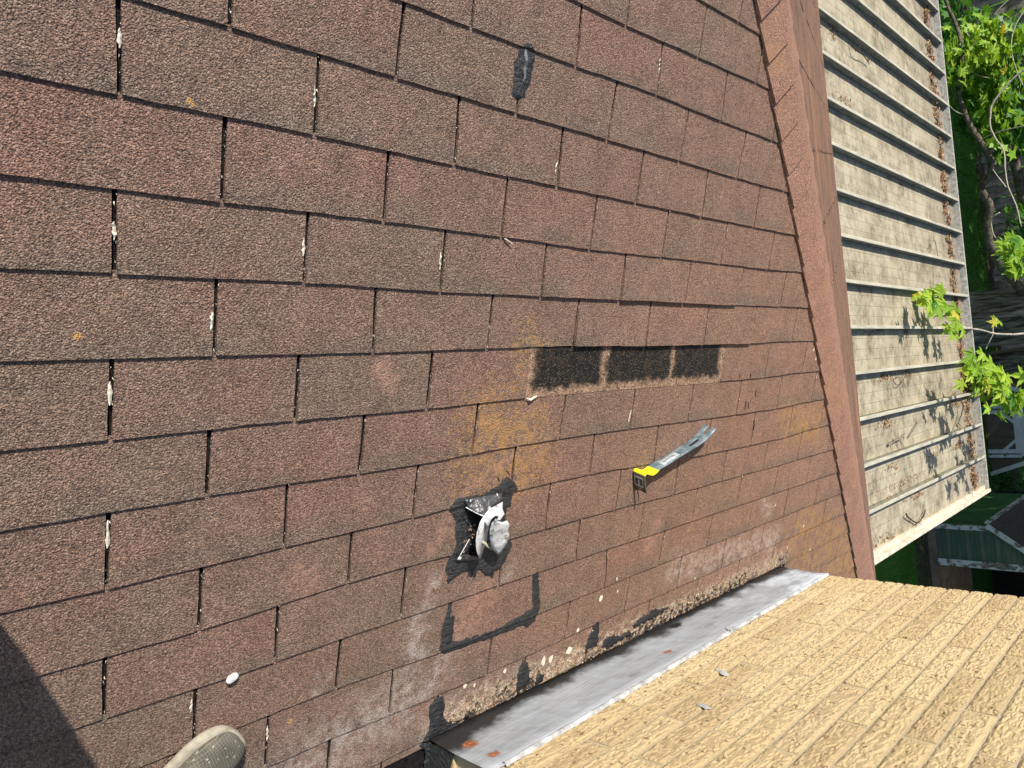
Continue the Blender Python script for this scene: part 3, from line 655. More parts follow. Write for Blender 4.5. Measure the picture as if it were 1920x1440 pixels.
# crescent wall of the pipe stub
mb = MB(); prof = [(556, 408, 605, 440), (530, 450, 592, 480), (508, 520, 580, 530), (500, 580, 575, 580), (502, 640, 562, 620), (512, 680, 548, 655), (528, 706, 534, 700)]
vs = []
for a, b, c_, d in prof:
    q = V([(a, b)])[0]; q2 = V([(c_, d)])[0]; vs += [at_roof(*q, .058), at_roof(*q2, .020)]
mb.add(vs, [(2 * i, 2 * i + 1, 2 * i + 3, 2 * i + 2) for i in range(len(prof) - 1)])
o = mb.build('pipe_wall', M_ZINC, vent, True); m = o.modifiers.new('t', 'SOLIDIFY'); m.thickness = .0014
sheet('lower_flange', [(368, 716, .010), (390, 684, .014), (430, 680, .014), (490, 690, .018), (532, 700, .020), (534, 714, .012), (450, 720, .010), (375, 728, .008)], M_DZ, vent)
mb = MB(); mb.tube([at_roof(*V([(372, 716)])[0], .018), at_roof(*V([(410, 650)])[0], .02), at_roof(*V([(455, 572)])[0], .022)], [.0012] * 3, 6); mb.tube([at_roof(*V([(430, 345)])[0], .03), at_roof(*V([(500, 385)])[0], .045), at_roof(*V([(553, 408)])[0], .062)], [.0012] * 3, 6)
mb.build('torn_edge', M_ZINC, vent)
# inside: black pit with rubble
pit = V([(400, 330), (545, 400), (505, 520), (500, 600), (515, 690), (395, 690), (440, 600), (450, 500), (420, 400)])
smear('tar_pit', pit, vent, M_FELT, .014, .004, .009, 44)
mb = MB(); rs = random.Random(9)
for i in range(26):
    q = V([(rs.uniform(415, 500), rs.uniform(470, 670))])[0]; c0 = at_roof(*q, .022); r = rs.uniform(.0015, .0045)
    mb.add([c0 + Vector((rs.uniform(-r, r), rs.uniform(-r, r), rs.uniform(-r, r))) for _ in range(4)], [(0, 1, 2), (0, 2, 3), (0, 3, 1), (1, 3, 2)])
mb.build('rubble', simple('tan_grit', (0.30, 0.22, 0.15), .9), vent)
for a, b, h in ((460, 300, .018), (650, 262, .026), (596, 352, .046), (388, 706, .018)):
    mb = MB(); c0 = at_roof(*V([(a, b)])[0], h); n = 10
    mb.add([c0 + (Vector((1, 0, 0)) * math.cos(6.283 * i / n) + Vector((0, CT, ST)) * math.sin(6.283 * i / n)) * .0055 for i in range(n)] + [c0 + PN * .004], [(i, (i + 1) % n, n) for i in range(n)])
    mb.build('nail_head', M_ZINC, vent, True)
# rubber/straw scraps in the torn collar
mb = MB(); c0 = [at_roof(*V([q])[0], .035) for q in ((545, 585), (565, 605), (585, 625), (610, 635), (628, 650))]; mb.tube(c0, [.003, .005, .003, .0035, .001], 6)
mb.build('sealant_scrap', simple('old_sealant', (0.42, 0.40, 0.27), .8, .3, .4, 80), vent, True)

# ------------------------------------------------------------------ flat pry bar
bar = tag(empty('pry_bar', tuple(surf_px(1260, 860))), 'flat steel pry bar with a bright yellow hooked end lying on the shingles', 'pry bar')
k = N('blued_steel', 0.40, 0.6); P = k.pos(); k.set('Metallic', .6)
k.set('Base Color', k.ramp(k.noise(P, 40, 3), [(.35, (0.12, 0.19, 0.22)), (.65, (0.34, 0.41, 0.44))])); M_STEEL = k.mat
k = N('yellow_paint', 0.35, 0.5); k.set('Base Color', (0.80, 0.78, 0.015, 1)); M_YEL = k.mat
k = N('dark_claw', 0.6, 0.4); k.set('Base Color', k.ramp(k.noise(k.pos(), 60, 3), [(.35, (0.045, 0.042, 0.03)), (.65, (0.10, 0.09, 0.055))])); M_CLAW = k.mat
# the bar lies on its edge: the profile runs over the roof, the width stands up
BC = [(495, 1135, 46), (482, 1050, 46), (476, 960, 46), (486, 893, 45), (515, 871, 45), (560, 886, 44), (605, 891, 43), (655, 862, 42), (725, 808, 40), (830, 738, 38), (960, 655, 38), (1100, 570, 39), (1230, 488, 42), (1350, 385, 45), (1460, 262, 47)]
CB = catmull([tuple(surf_px(1120 + a / 7.385, 760 + b / 7.385, .0015)) for a, b, w_ in BC], 4)
WD = [v.x for v in catmull([(w_, 0, 0) for a, b, w_ in BC], 4)]
NB = len(CB); NWB = 8
C3 = CB
def bar_pt(i, t, lift):
    d = (CB[min(i + 1, NB - 1)] - CB[max(i - 1, 0)]).normalized(); nn = PN.cross(d).normalized()   # left side of travel = sunny outer face
    return CB[i] + PN * (t * WD[i] / 1000) + nn * lift
def bar_part(name, i0, i1, mat, skip=lambda i, j: False, lift=0.0, j0=0, j1=NWB, th=.0045):
    mb = MB(); vs = []
    for i in range(i0, i1 + 1):
        for j in range(j0, j1 + 1): vs.append(bar_pt(i, j / NWB, lift))
    m = j1 - j0 + 1
    fs = [((i) * m + j, (i) * m + j + 1, (i + 1) * m + j + 1, (i + 1) * m + j) for i in range(i1 - i0) for j in range(m - 1) if not skip(i + i0, j + j0)]
    mb.add(vs, fs); o = mb.build(name, mat, bar, True); md = o.modifiers.new('t', 'SOLIDIFY'); md.thickness = th; md.offset = 0
    md2 = o.modifiers.new('b', 'BEVEL'); md2.width = .0008; md2.segments = 1; md2.limit_method = 'ANGLE'; return o
bar_part('claw', 0, 11, M_CLAW, lambda i, j: i < 2 and j in (3, 4))
bar_part('hook', 11, 30, M_YEL)
bar_part('shank', 30, NB - 1, M_STEEL, lambda i, j: (i > NB - 5 and j in (3, 4)) or (NB - 12 < i < NB - 7 and j in (3, 4)))
k = N('worn_sticker', .5, .4); P = k.pos(); k.set('Base Color', k.ramp(k.noise(P, 120, 3), [(.35, (0.24, 0.25, 0.26)), (.6, (0.42, 0.43, 0.42))])); M_STK = k.mat
bar_part('sticker', 34, NB - 16, M_STK, lift=.0026, j0=2, j1=7, th=.0002)
mb = MB(); rs = random.Random(5)
for i in range(35, NB - 17):
    for q_ in range(4):
        t0, t1 = rs.uniform(.34, .42), rs.uniform(.50, .62)
        f0, f1 = q_ / 4, q_ / 4 + .13
        p = [bar_pt(i, t0, .0030).lerp(bar_pt(i + 1, t0, .0030), f0), bar_pt(i, t1, .0030).lerp(bar_pt(i + 1, t1, .0030), f0), bar_pt(i, t1, .0030).lerp(bar_pt(i + 1, t1, .0030), f1), bar_pt(i, t0, .0030).lerp(bar_pt(i + 1, t0, .0030), f1)]; mb.add(p, [(0, 1, 2, 3)])
k = N('sticker_ink', .6); k.set('Base Color', (0.10, 0.11, 0.13, 1)); mb.build('sticker_print', k.mat, bar)
mb2 = MB()
for (i, j, t0, t1) in ((3, 4, .15, .85), (8, 9, .25, .80)): mb2.add([bar_pt(i, t0, .0027), bar_pt(i, t1, .0027), bar_pt(j, t1, .0027), bar_pt(j, t0, .0027)], [(0, 1, 2, 3)])
for t in (.15, .80): mb2.add([bar_pt(i, t + d, .0027) for i in range(3, 10) for d in (0, .06)], [(2 * q, 2 * q + 1, 2 * q + 3, 2 * q + 2) for q in range(6)])
mb2.add([bar_pt(i, .42 + d + .04 * (i % 2), .0027) for i in range(4, 8) for d in (0, .12)], [(2 * q, 2 * q + 1, 2 * q + 3, 2 * q + 2) for q in range(3)])
k = N('claw_mark', .5); k.set('Base Color', (0.38, 0.38, 0.36, 1)); mb2.build('stamped_mark', k.mat, bar)

# ------------------------------------------------------------------ patio cover
patio = tag(empty('patio_cover', (5.0, -2.06, -1.17)), 'weathered cream aluminium patio cover with raised ribs below the hip eave', 'patio cover')
PX0, PX1, PY0, PS = 4.6, 8.80, -2.06, 0.3529
def pz(x): return -1.10 - .042 * (x - 5.27) / 3.53
k = N('weathered_aluminium', 0.6, 0.3); P = k.pos(); x, y, z = k.n_sep(P)
st = k.noise(k.vm('MULTIPLY', P, (13, 8, 1)), 1, 6, .8, dist=.5); bl = k.noise(P, 4.5, 4, .6); fine = k.noise(k.vm('MULTIPLY', P, (60, 22, 1)), 1, 3, .7)
f = k.m('ADD', k.m('MULTIPLY', st, .50), k.m('ADD', k.m('MULTIPLY', bl, .42), k.m('MULTIPLY', fine, .22)))
c = k.ramp(f, [(0.43, (0.115, 0.092, 0.063)), (0.53, (0.26, 0.222, 0.155)), (0.64, (0.40, 0.352, 0.25))])
yy = k.m('FRACT', k.m('DIVIDE', k.m('ADD', y, 2.06), PS))
for a in (.27, .51, .75):
    c = k.mix(k.m('MULTIPLY', k.ss(k.m('ABSOLUTE', k.m('SUBTRACT', yy, a)), .009, .001), .40), c, (0.17, 0.14, 0.10))
c = k.mix(k.m('MULTIPLY', k.ss(x, 7.7, 8.5), k.m('MULTIPLY', bl, .7)), c, (0.22, 0.18, 0.14))
k.set('Base Color', c)
g_ = k.m('MINIMUM', k.m('MINIMUM', k.m('ABSOLUTE', k.m('SUBTRACT', yy, .27)), k.m('ABSOLUTE', k.m('SUBTRACT', yy, .51))), k.m('ABSOLUTE', k.m('SUBTRACT', yy, .75)))
k.set('Normal', k.bump(k.m('ADD', k.m('MULTIPLY', k.ss(g_, 0, .012), .5), k.m('MULTIPLY', fine, .2)), .004, 1)); M_PAN = k.mat
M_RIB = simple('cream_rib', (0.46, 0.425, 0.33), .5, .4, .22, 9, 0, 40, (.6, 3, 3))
M_WEB = simple('shaded_grimy_rib_side', (0.23, 0.22, 0.165), .7, .25, .4, 12, .001, 60, (.8, 3, 6))  # rib web: shade of the shadow side painted into a darker, dirty colour
M_RAIL = simple('oxidised_rail', (0.40, 0.385, 0.34), .6, .35, .35, 30, .002, 60)
M_EDGE = simple('cream_edge', (0.62, 0.54, 0.42), .55, .35, .25, 12, .002, 40)
PD = 0.062; NP = 22
def PZ(v): return Vector((v.x, v.y, v.z + pz(v.x)))
for i in range(NP):
    y0 = PY0 + i * PS; mb = MB()
    xe = PX1 - .02
    mb.box(PX0, xe, y0 + .014, y0 + PS - .014, -PD - .006, -PD, PZ)
    mb.build('roof_pan', M_PAN, patio)
    if i > 0:
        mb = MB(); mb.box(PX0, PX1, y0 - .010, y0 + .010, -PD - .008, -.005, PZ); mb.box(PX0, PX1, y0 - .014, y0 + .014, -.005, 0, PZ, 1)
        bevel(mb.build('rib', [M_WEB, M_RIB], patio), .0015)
# near edge beam (two lines), far rail and gutter
mb = MB(); YE = PY0
mb.box(PX0, PX1 + .05, YE - .030, YE + .012, -.17, -.03, PZ); mb.box(PX0, PX1 + .05, YE - .038, YE - .004, -.03, .012, PZ); mb.box(PX0, PX1 + .05, YE + .012, YE + .030, -PD, -.028, PZ)
bevel(mb.build('edge_beam', M_EDGE, patio), .003)
mb = MB(); mb.box(PX1, PX1 + .012, YE, YE + NP * PS, -.13, .004, PZ); mb.box(PX1 + .045, PX1 + .06, YE, YE + NP * PS, -.13, -.004, PZ); mb.box(PX1 + .012, PX1 + .045, YE, YE + NP * PS, -.022, -.012, PZ)
bevel(mb.build('front_rail', M_RAIL, patio), .002)
rs = random.Random(12); mb = MB()
for i in range(60):
    y = YE + .1 + i * .118 + rs.uniform(-.02, .02); mb.box(PX1 + .022, PX1 + .034, y, y + .02, -.012, -.0085, PZ)
mb.build('rail_slots', M_FELT, patio)
mb = MB()
for i in range(NP): mb.box(PX1 - .24, PX1 - .004, YE + i * PS + .024, YE + (i + 1) * PS - .024, -PD, -PD + .004, PZ)
mb.build('gutter_lining', simple('grey_gutter', (0.25, 0.225, 0.185), .7, .3, .3, 14), patio)
mb = MB()
for y in (-1.9, 1.4, 4.8): mb.box(8.60, 8.68, y, y + .08, -3.5, pz(8.6) - .13)
mb.build('post', M_EDGE, patio)
mb = MB(); mb.box(4.97, 5.03, -2.13, -1.98, -1.30, -1.02); mb.box(4.96, 5.0, -1.98, 3.8, -1.10, -.985)
bevel(mb.build('wall_trim', M_TRIM, patio), .004)

# ------------------------------------------------------------------ leaf litter, twigs
M_DRY = simple('dry_leaf', (0.20, 0.10, 0.05), .9, .15, .6, 40, 0, 40, None, 0, (0.06, 0.03, 0.018))
M_DRY2 = simple('pale_dry_leaf', (0.42, 0.27, 0.14), .9, .15, .3, 30)
def litter(name, spots, seed, size, mats):
    mb = MB(); rs = random.Random(seed)
    for p, n, sx, sy, hz in spots:
        for _ in range(n):
            c0 = Vector((p[0] + rs.gauss(0, sx), p[1] + rs.gauss(0, sy), p[2] + abs(rs.gauss(0, hz)) + .004)); L = size * rs.uniform(.5, 1.3); a = rs.uniform(0, 6.28)
            d = Vector((math.cos(a), math.sin(a), rs.uniform(-.5, .5))); e = Vector((-math.sin(a), math.cos(a), rs.uniform(-.5, .5))) * .45
            mb.add([c0 - d * L, c0 + e * L, c0 + d * L, c0 - e * L + Vector((0, 0, L * .3))], [(0, 1, 2), (0, 2, 3)], 0 if rs.random() < .6 else 1)
    return mb.build(name, mats)
sp = []; rs = random.Random(3)
for i in range(NP):
    for k_ in range(4):
        y = YE + (i + .16 + .19 * k_) * PS + rs.uniform(-.02, .02); x = PX1 - .30 + rs.uniform(-.03, .03); sp.append(((x, y, pz(x) - PD), rs.randint(18, 40), .045, .036, .014))
tag(litter('leaf_litter', sp, 5, .022, [M_DRY, M_DRY2]), 'brown dry leaf litter heaped along the outer edge of the patio cover', 'leaf litter', kind='stuff')
sp = []
for px, py, n, sx, sy in ((1640, 618, 60, .12, .02), (1700, 622, 30, .05, .02), (1662, 706, 90, .10, .03), (1700, 702, 50, .06, .02), (1660, 793, 80, .08, .03), (1672, 873, 50, .08, .03), (1795, 752, 140, .10, .05), (1740, 830, 90, .3, .015), (1800, 835, 80, .06, .02),
                          (1690, 905, 60, .3, .015), (1650, 945, 60, .2, .015), (1720, 930, 60, .16, .02), (1660, 1010, 70, .2, .02), (1800, 560, 60, .05, .04), (1745, 855, 40, .2, .01), (1560, 60, 60, .05, .04), (1580, 185, 40, .1, .02)):
    q = at_z(px, py, -1.17); sp.append(((q.x, q.y, pz(q.x) - PD), n, sx, sy, .006))
tag(litter('leaf_crumbs', sp, 6, .012, [M_DRY, M_DRY2]), 'scattered leaf crumbs caught against the ribs of the patio cover', 'leaf litter', kind='stuff')
M_TWIG = simple('grey_twig', (0.22, 0.19, 0.15), .9, .2, .4, 60, .002, 200)
M_DTWIG = simple('dark_twig', (0.07, 0.05, 0.035), .9, .2, .4, 60)
def twig(pxs, rad, lab, mat, base=-1.165, branches=4, seed=1):
    rs = random.Random(seed); P3 = [at_z(a, b, base + h) for a, b, h in pxs]; mb = MB()
    c_ = catmull(P3, 4); n = len(c_); mb.tube(c_, [rad * (1 - .5 * i / n) for i in range(n)], 5)
    for _ in range(branches):
        i = rs.randrange(1, n - 1); p = c_[i]; d = Vector((rs.uniform(-1, 1), rs.uniform(-1, 1), rs.uniform(0, .4))).normalized() * rs.uniform(.03, .09)
        mb.tube([p, p + d * .5 + Vector((0, 0, .008)), p + d], [rad * .5, rad * .4, rad * .2], 4)
    return tag(mb.build('twig', mat), lab, 'twig', 'dead twigs on the patio cover')
twig([(1699, 963, .02), (1702, 969, .02), (1712, 977, .01), (1722, 980, .02), (1731, 966, .02), (1735, 956, .01)], .008, 'dark forked twig on the last pan of the patio cover, nearest the open edge', M_DTWIG, seed=2)
twig([(1739, 584, .05), (1745, 578, .03)], .003, 'tiny dark twig just under the bright leaf sprig over the patio cover', M_DTWIG, seed=7, branches=2)
twig([(1665, 835, .01), (1674, 828, .02), (1688, 822, .01), (1697, 812, .01)], .012, 'curled leaf and twig lump lying third pan from the open edge', M_TWIG, seed=3)
twig([(1704, 820, .01), (1716, 800, .02), (1724, 788, .01)], .005, 'thin straight grey stick slanting beside the curled lump', M_TWIG, seed=4, branches=1)
twig([(1795, 745, .01), (1806, 760, .03), (1800, 785, .02), (1792, 800, .01)], .007, 'dark twig tangle by the gutter under the big leaf cluster', M_DTWIG, seed=5, branches=9)
twig([(1595, 85, .01), (1606, 95, .04), (1620, 105, .03), (1630, 120, .01)], .006, 'dark feathery twig clump near the top of the patio cover', M_DTWIG, seed=6, branches=14)
twig([(1745, 462, .01), (1752, 450, .02), (1757, 470, .01), (1760, 492, .01)], .004, 'small hooked twig on the pan beside the leafy gutter, upper half', M_TWIG, seed=8, branches=3)
twig([(1675, 715, .01), (1682, 722, .02), (1692, 716, .02), (1697, 704, .01)], .004, 'hoop shaped brown twig beneath the rib in the middle of the patio cover', M_DTWIG, seed=9, branches=2)
# white-ish pebble and the splats on the roof
k = N('white_stone', .8, .3); k.set('Base Color', k.ramp(k.noise(k.pos(), 90, 3), [(.3, (0.50, 0.49, 0.46)), (.7, (0.74, 0.74, 0.71))])); k.set('Normal', k.bump(k.noise(k.pos(), 150, 3), .003)); M_STONE = k.mat
def lump(name, px, py, L, Wd, H, ang, mat, seed=1):
    bm = bmesh.new(); bmesh.ops.create_icosphere(bm, subdivisions=3, radius=1); c0 = surf_px(px, py, H * .8); me = bpy.data.meshes.new(name)
    ux = Vector((math.cos(ang), -CT * math.sin(ang), -ST * math.sin(ang))); uy = PN.cross(ux)
    for v_ in bm.verts:
        q = v_.co; q = Vector([math.copysign(abs(t) ** .75, t) for t in q]); f = 1 + .12 * noise.noise(q * 1.6 + Vector((seed, 0, 0)))
        v_.co = c0 + (ux * q.x * L + uy * q.y * Wd + PN * q.z * H) * f
    for f_ in bm.faces: f_.smooth = True
    bm.to_mesh(me); bm.free(); me.materials.append(mat); return link(name, me)
tag(lump('pebble', 431, 1266, .0125, .0075, .005, -.50, M_STONE), 'small white oblong pebble lying on a butt edge above the shoe', 'pebble')
M_SPLAT = simple('pale_splat', (0.66, 0.58, 0.46), .9, .2, .15, 60)
for i, (px, py, r) in enumerate([(1017, 1238, .011), (1031, 1234, .010), (1065, 1217, .014), (1125, 1120, .010), (870, 1285, .006), (888, 1283, .005), (1080, 1180, .007), (1156, 1108, .004), (1300, 1083, .004), (945, 1257, .006), (1452, 946, .005), (1524, 655, .006), (1527, 672, .005), (1552, 732, .005), (1504, 985, .006), (1516, 1030, .007), (1475, 1025, .006)]):
    rs = random.Random(i + 50); u0, v0 = uv_of(px, py); n = 9
    smear('pale_splat', [(u0 + r * math.cos(6.283 * j / n) * rs.uniform(.55, 1.1), v0 + r * 1.4 * math.sin(6.283 * j / n) * rs.uniform(.6, 1.15)) for j in range(n)], house, M_SPLAT, .0012, .001, .004, i, None, .3, False)
# pale seed husks in the slots
M_HUSK = simple('seed_husk', (0.66, 0.60, 0.48), .8, .3, .2, 60)
HUSK = [(224, 52, 224, 90, 3.2, 'in the top left slot'), (591, 162, 589, 200, 2.5, 'in the second slot of the highest full course'), (213, 415, 215, 450, 3.5, 'in the far left slot of the third course down'), (570, 445, 569, 480, 3, 'in the slot right of the third course far left husk'),
        (827, 472, 824, 505, 2.5, 'in the slot upper left of the black patch'), (398, 585, 396, 620, 3.2, 'in the slot left of centre at mid height'), (206, 715, 205, 760, 3.6, 'in the far left slot at mid height'), (203, 975, 202, 1028, 3.8, 'in the far left slot below mid height'),
        (1044, 298, 1042, 325, 2, 'in the slot left of the reddest upper tab'), (1183, 765, 1178, 795, 1.8, 'in the slot between black patch and pry bar'), (1238, 110, 1234, 140, 1.8, 'in a slot right of the high tar daub'), (360, 1310, 358, 1335, 2.5, 'in the slot just above the shoe'), (502, 1360, 501, 1390, 2.5, 'in the slot right of the shoe')]
for i, (a, b, c_, d, wpx, where) in enumerate(HUSK):
    rs = random.Random(i); mb = MB(); n = 7; L = []; sc_ = wpx * .0010
    for j in range(n + 1):
        t = j / n; px, py = a + (c_ - a) * t + rs.uniform(-1.2, 1.2), b + (d - b) * t; p = at_roof(px, py, .0065 + rs.uniform(-.001, .0015)); wv = Vector((1, 0, 0)) * sc_ * math.sin(math.pi * (t * .8 + .1)) * rs.uniform(.5, 1.2)
        L += [p - wv, p + PN * .0015, p + wv]
    mb.add(L, [(3 * j + q_, 3 * j + q_ + 1, 3 * j + q_ + 4, 3 * j + q_ + 3) for j in range(n) for q_ in range(2)])
    tag(mb.build('seed_husk', M_HUSK), 'pale dry seed husk caught ' + where, 'seed husk', 'seed husks in the shingle slots')
# crumbs in the slots, one mass
mb = MB(); rs = random.Random(77)
for r in range(-3, 13):
    for ui in range(0, 12):
        u0 = (ui + (.5 if r % 2 == 0 else 0)) * TU
        for _ in range(9):
            uu, vv = nudge(u0, (r - rs.random()) * CV); uu += rs.uniform(-.0025, .0025)
            if HX + CT * vv - uu < .06: continue
            c0 = W(uu, vv, .0035 + rs.random() * .003); q = rs.uniform(.0007, .0022)
            mb.add([c0 + Vector((rs.uniform(-q, q) * .8, rs.uniform(-q, q) * 2.2, rs.uniform(0, q))) for _ in range(3)], [(0, 1, 2)])
o = mb.build('slot_crumbs', M_HUSK); tag(o, 'pale plant crumbs collected in the slots between shingle tabs', 'debris', kind='stuff')
# short dark splits in a few tabs
for x0, y0, x1, y1, wd in ((1384, 700, 1383, 710, 1.5), (1405, 698, 1403, 712, 2), (1415, 727, 1414, 744, 1.5), (1396, 748, 1393, 768, 1.8), (1402, 752, 1399, 766, 1.5), (1412, 786, 1411, 806, 1.8), (1191, 905, 1195, 942, 1.4), (1010, 20, 1009, 28, 1), (962, 700, 964, 712, 1), (947, 880, 953, 889, 3), (930, 893, 934, 902, 3)):
    mb = MB(); L = []; rs = random.Random(int(x0)); n = 5
    for j in range(n + 1):
        t = j / n; q = (x0 + (x1 - x0) * t + rs.uniform(-.7, .7), y0 + (y1 - y0) * t); hw = wd * .5 * (1 - abs(2 * t - 1) ** 2 * .8); L += [surf_px(q[0] - hw, q[1], .0006), surf_px(q[0] + hw, q[1], .0006)]
    mb.add(L, [(2 * j, 2 * j + 1, 2 * j + 3, 2 * j + 2) for j in range(n)]); mb.build('split', M_FELT, house)
# thin sticks and petals lying loose on the shingles
for (pts, lab) in (([(1002, 741), (989, 748), (983, 745)], 'pale curled petal at the lower left corner of the black patch'), ([(1152, 1080), (1150, 1085)], 'tiny pale chip below the pry bar'), ([(943, 447), (955, 456)], 'white chip hanging on a butt edge above the black patch'),
                   ([(970, 1326), (962, 1331), (957, 1328)], 'pale curled husk lying on the tar at the flashing')):
    mb = MB(); c_ = [surf_px(a, b, .004 + .003 * (i == 1)) for i, (a, b) in enumerate(pts)]; mb.tube(c_, [.002] + [.0035] * (len(c_) - 2) + [.0012], 6); tag(mb.build('plant_chip', M_HUSK), lab, 'debris')

# ------------------------------------------------------------------ person: only the toe of one shoe is in the picture
person = tag(empty('person', (-.45, -.8, -.28)), 'person standing on the roof, only the toe of one grey mesh shoe in view', 'person')
k = N('knit_upper', .9, .2); P = k.pos(); tc = k.n('ShaderNodeTexCoord').outputs['Object']
Pr = k.vm('ADD', tc, k.vm('SCALE', k.vm('SUBTRACT', k.noise(tc, 30, 2, .5, True), (.5, .5, .5)), None, .008)); xx, y_, zz = k.n_sep(Pr)
ln = k.m('MAXIMUM', k.m('GREATER_THAN', k.m('FRACT', k.m('MULTIPLY', k.m('ADD', xx, k.m('MULTIPLY', y_, .35)), 170)), .84), k.m('GREATER_THAN', k.m('FRACT', k.m('MULTIPLY', k.m('SUBTRACT', y_, k.m('MULTIPLY', xx, .35)), 170)), .84))
c = k.ramp(k.noise(P, 30, 3), [(.35, (0.070, 0.064, 0.048)), (.65, (0.110, 0.100, 0.076))]); c = k.mix(k.m('MULTIPLY', ln, .6), c, (0.22, 0.21, 0.18))
c = k.mix(k.m('GREATER_THAN', k.noise(P, 110, 2, .6), .66), c, (0.36, 0.33, 0.26)); k.set('Base Color', c); k.set('Normal', k.bump(ln, .0006)); M_KNIT = k.mat
M_SOLE = simple('dirty_foam_sole', (0.32, 0.29, 0.225), .8, .3, .3, 40, .001, 200)
def shoe(toe, heading, side=1):
    """toe: tip on the roof plane (u, v); heading: angle in the roof plane"""
    fw = Vector((math.cos(heading), -CT * math.sin(heading), -ST * math.sin(heading))).normalized(); lf = PN.cross(fw)
    t0 = W(*toe, .008); e = empty('shoe', (0, 0, 0)); e.parent = person; e.location = -Vector(person.location)
    # half widths along the length (0 = toe, 1 = heel), upper heights
    prof = [(0, .008, .008, .028), (.02, .034, .027, .036), (.06, .050, .042, .044), (.14, .060, .052, .052), (.25, .062, .055, .060), (.38, .050, .046, .070), (.55, .042, .040, .088), (.72, .040, .038, .100), (.88, .037, .036, .102), (.97, .028, .028, .098), (1, .010, .010, .080)]
    L = .295
    def ring(t, a, b, z0, z1, inset, n=16, sole=False):
        out = []
        c0 = t0 - fw * (t * L)
        curve = .014 * math.sin(t * 3.1) * side
        for k_ in range(n):
            q = 6.2832 * k_ / n; cx, cz = math.cos(q), math.sin(q)
            wd = (a if cx * side > 0 else b) * inset; ex = .55 if sole else .8
            xx_ = math.copysign(abs(cx) ** ex, cx) * wd; zz_ = (z0 + z1) / 2 + math.copysign(abs(cz) ** ex, cz) * (z1 - z0) / 2
            out.append(c0 + lf * (xx_ + curve) + PN * zz_)
        return out
    def loft(name, rings, mat):
        n = len(rings[0]); mb = MB(); vs = [v_ for r_ in rings for v_ in r_]
        fs = [(i * n + j, i * n + (j + 1) % n, (i + 1) * n + (j + 1) % n, (i + 1) * n + j) for i in range(len(rings) - 1) for j in range(n)] + [tuple(range(n))[::-1], tuple((len(rings) - 1) * n + j for j in range(n))]
        mb.add(vs, fs); o = link(name, mb.mesh(name, mat, True)); o.parent = e
        s_ = o.modifiers.new('s', 'SUBSURF'); s_.levels = s_.render_levels = 2; return o
    loft('sole', [ring(t, a, b, (.010 if t < .05 else .002) - .002, (.030 if t < .03 else .026) + .006 * (t > .6), 1.0, sole=True) for t, a, b, h in prof], M_SOLE)
    loft('upper', [ring(min(.985, max(t, .022)), a, b, .012, h, .84 if t > .01 else .5) for t, a, b, h in prof], M_KNIT)
    return t0 - fw * (L * .8) + PN * .10
tu, tv = uv_of(443, 1363)
ank_r = shoe((tu, tv), -0.52 + 0.0, 1)
ank_l = shoe((-.35, .26), 0.15, -1)
M_JEAN = simple('grey_trousers', (0.10, 0.10, 0.11), .95, .1, .2, 20, .004, 60); M_SHIRT = simple('navy_shirt', (0.06, 0.08, 0.13), .95, .1, .2, 10, .004, 30); M_SKIN = simple('skin', (0.55, 0.33, 0.23), .55, .35, .1, 20, .001, 200); M_HAIR = simple('brown_hair', (0.06, 0.04, 0.025), .8, .3, .3, 90, .004, 200)
def skin(name, verts, edges, rads, mat, root=0, sub=2, parent=person):
    me = bpy.data.meshes.new(name); me.from_pydata([tuple(v_) for v_ in verts], edges, []); o = bpy.data.objects.new(name, me); COL.objects.link(o); o.parent = parent; o.location = -Vector(parent.location)
    sk = o.modifiers.new('skin', 'SKIN'); sk.use_smooth_shade = True
    for i, r_ in enumerate(rads):
        d = me.skin_vertices[0].data[i]; d.radius = (r_, r_) if not isinstance(r_, tuple) else r_; d.use_root = i == root
    s_ = o.modifiers.new('s', 'SUBSURF'); s_.levels = s_.render_levels = sub; me.materials.append(mat); return o
pel = Vector((-.52, -.64, .60)); hl, hr = Vector((-.43, -.55, .56)), Vector((-.61, -.74, .56))
kl = (hl + ank_l) / 2 + Vector((.05, .02, .03)); kr = (hr + ank_r) / 2 + Vector((-.10, .0, .05))
chest = pel + Vector((-.12, 0, .34)); neck = chest + Vector((0.01, 0, .20)); head = neck + Vector((.07, 0, .17))
shl, shr = neck + Vector((0, .18, -.05)), neck + Vector((0, -.18, -.05))
fwd = RW[2]; hc = CW - fwd * .03
hdl, hdr = hc + Vector((-.03, .085, -.01)), hc + Vector((-.03, -.085, -.01))
ell, elr = (shl + hdl) / 2 + Vector((-.02, .06, -.14)), (shr + hdr) / 2 + Vector((-.02, -.06, -.14))
VV = [pel, hl, kl, ank_l, hr, kr, ank_r, chest, neck, head, head + Vector((.02, 0, .10)), shl, ell, hdl, shr, elr, hdr]
EE = [(0, 1), (1, 2), (2, 3), (0, 4), (4, 5), (5, 6), (0, 7), (7, 8), (8, 9), (9, 10), (8, 11), (11, 12), (12, 13), (8, 14), (14, 15), (15, 16)]
skin('body', VV, EE, [.13, .085, .055, .04, .085, .055, .04, .13, .055, .085, .07, .05, .036, .026, .05, .036, .026], M_SKIN)
skin('trousers', [pel + Vector((0, 0, .06)), hl, kl, ank_l + Vector((0, 0, .03)), hr, kr, ank_r + Vector((0, 0, .03))], [(0, 1), (1, 2), (2, 3), (0, 4), (4, 5), (5, 6)], [.155, .115, .085, .07, .115, .085, .07], M_JEAN)
skin('shirt', [pel + Vector((0, 0, .04)), chest, neck + Vector((0, 0, -.03)), shl, (shl + ell) / 2, shr, (shr + elr) / 2], [(0, 1), (1, 2), (2, 3), (3, 4), (2, 5), (5, 6)], [.15, .155, .075, .068, .056, .068, .056], M_SHIRT)
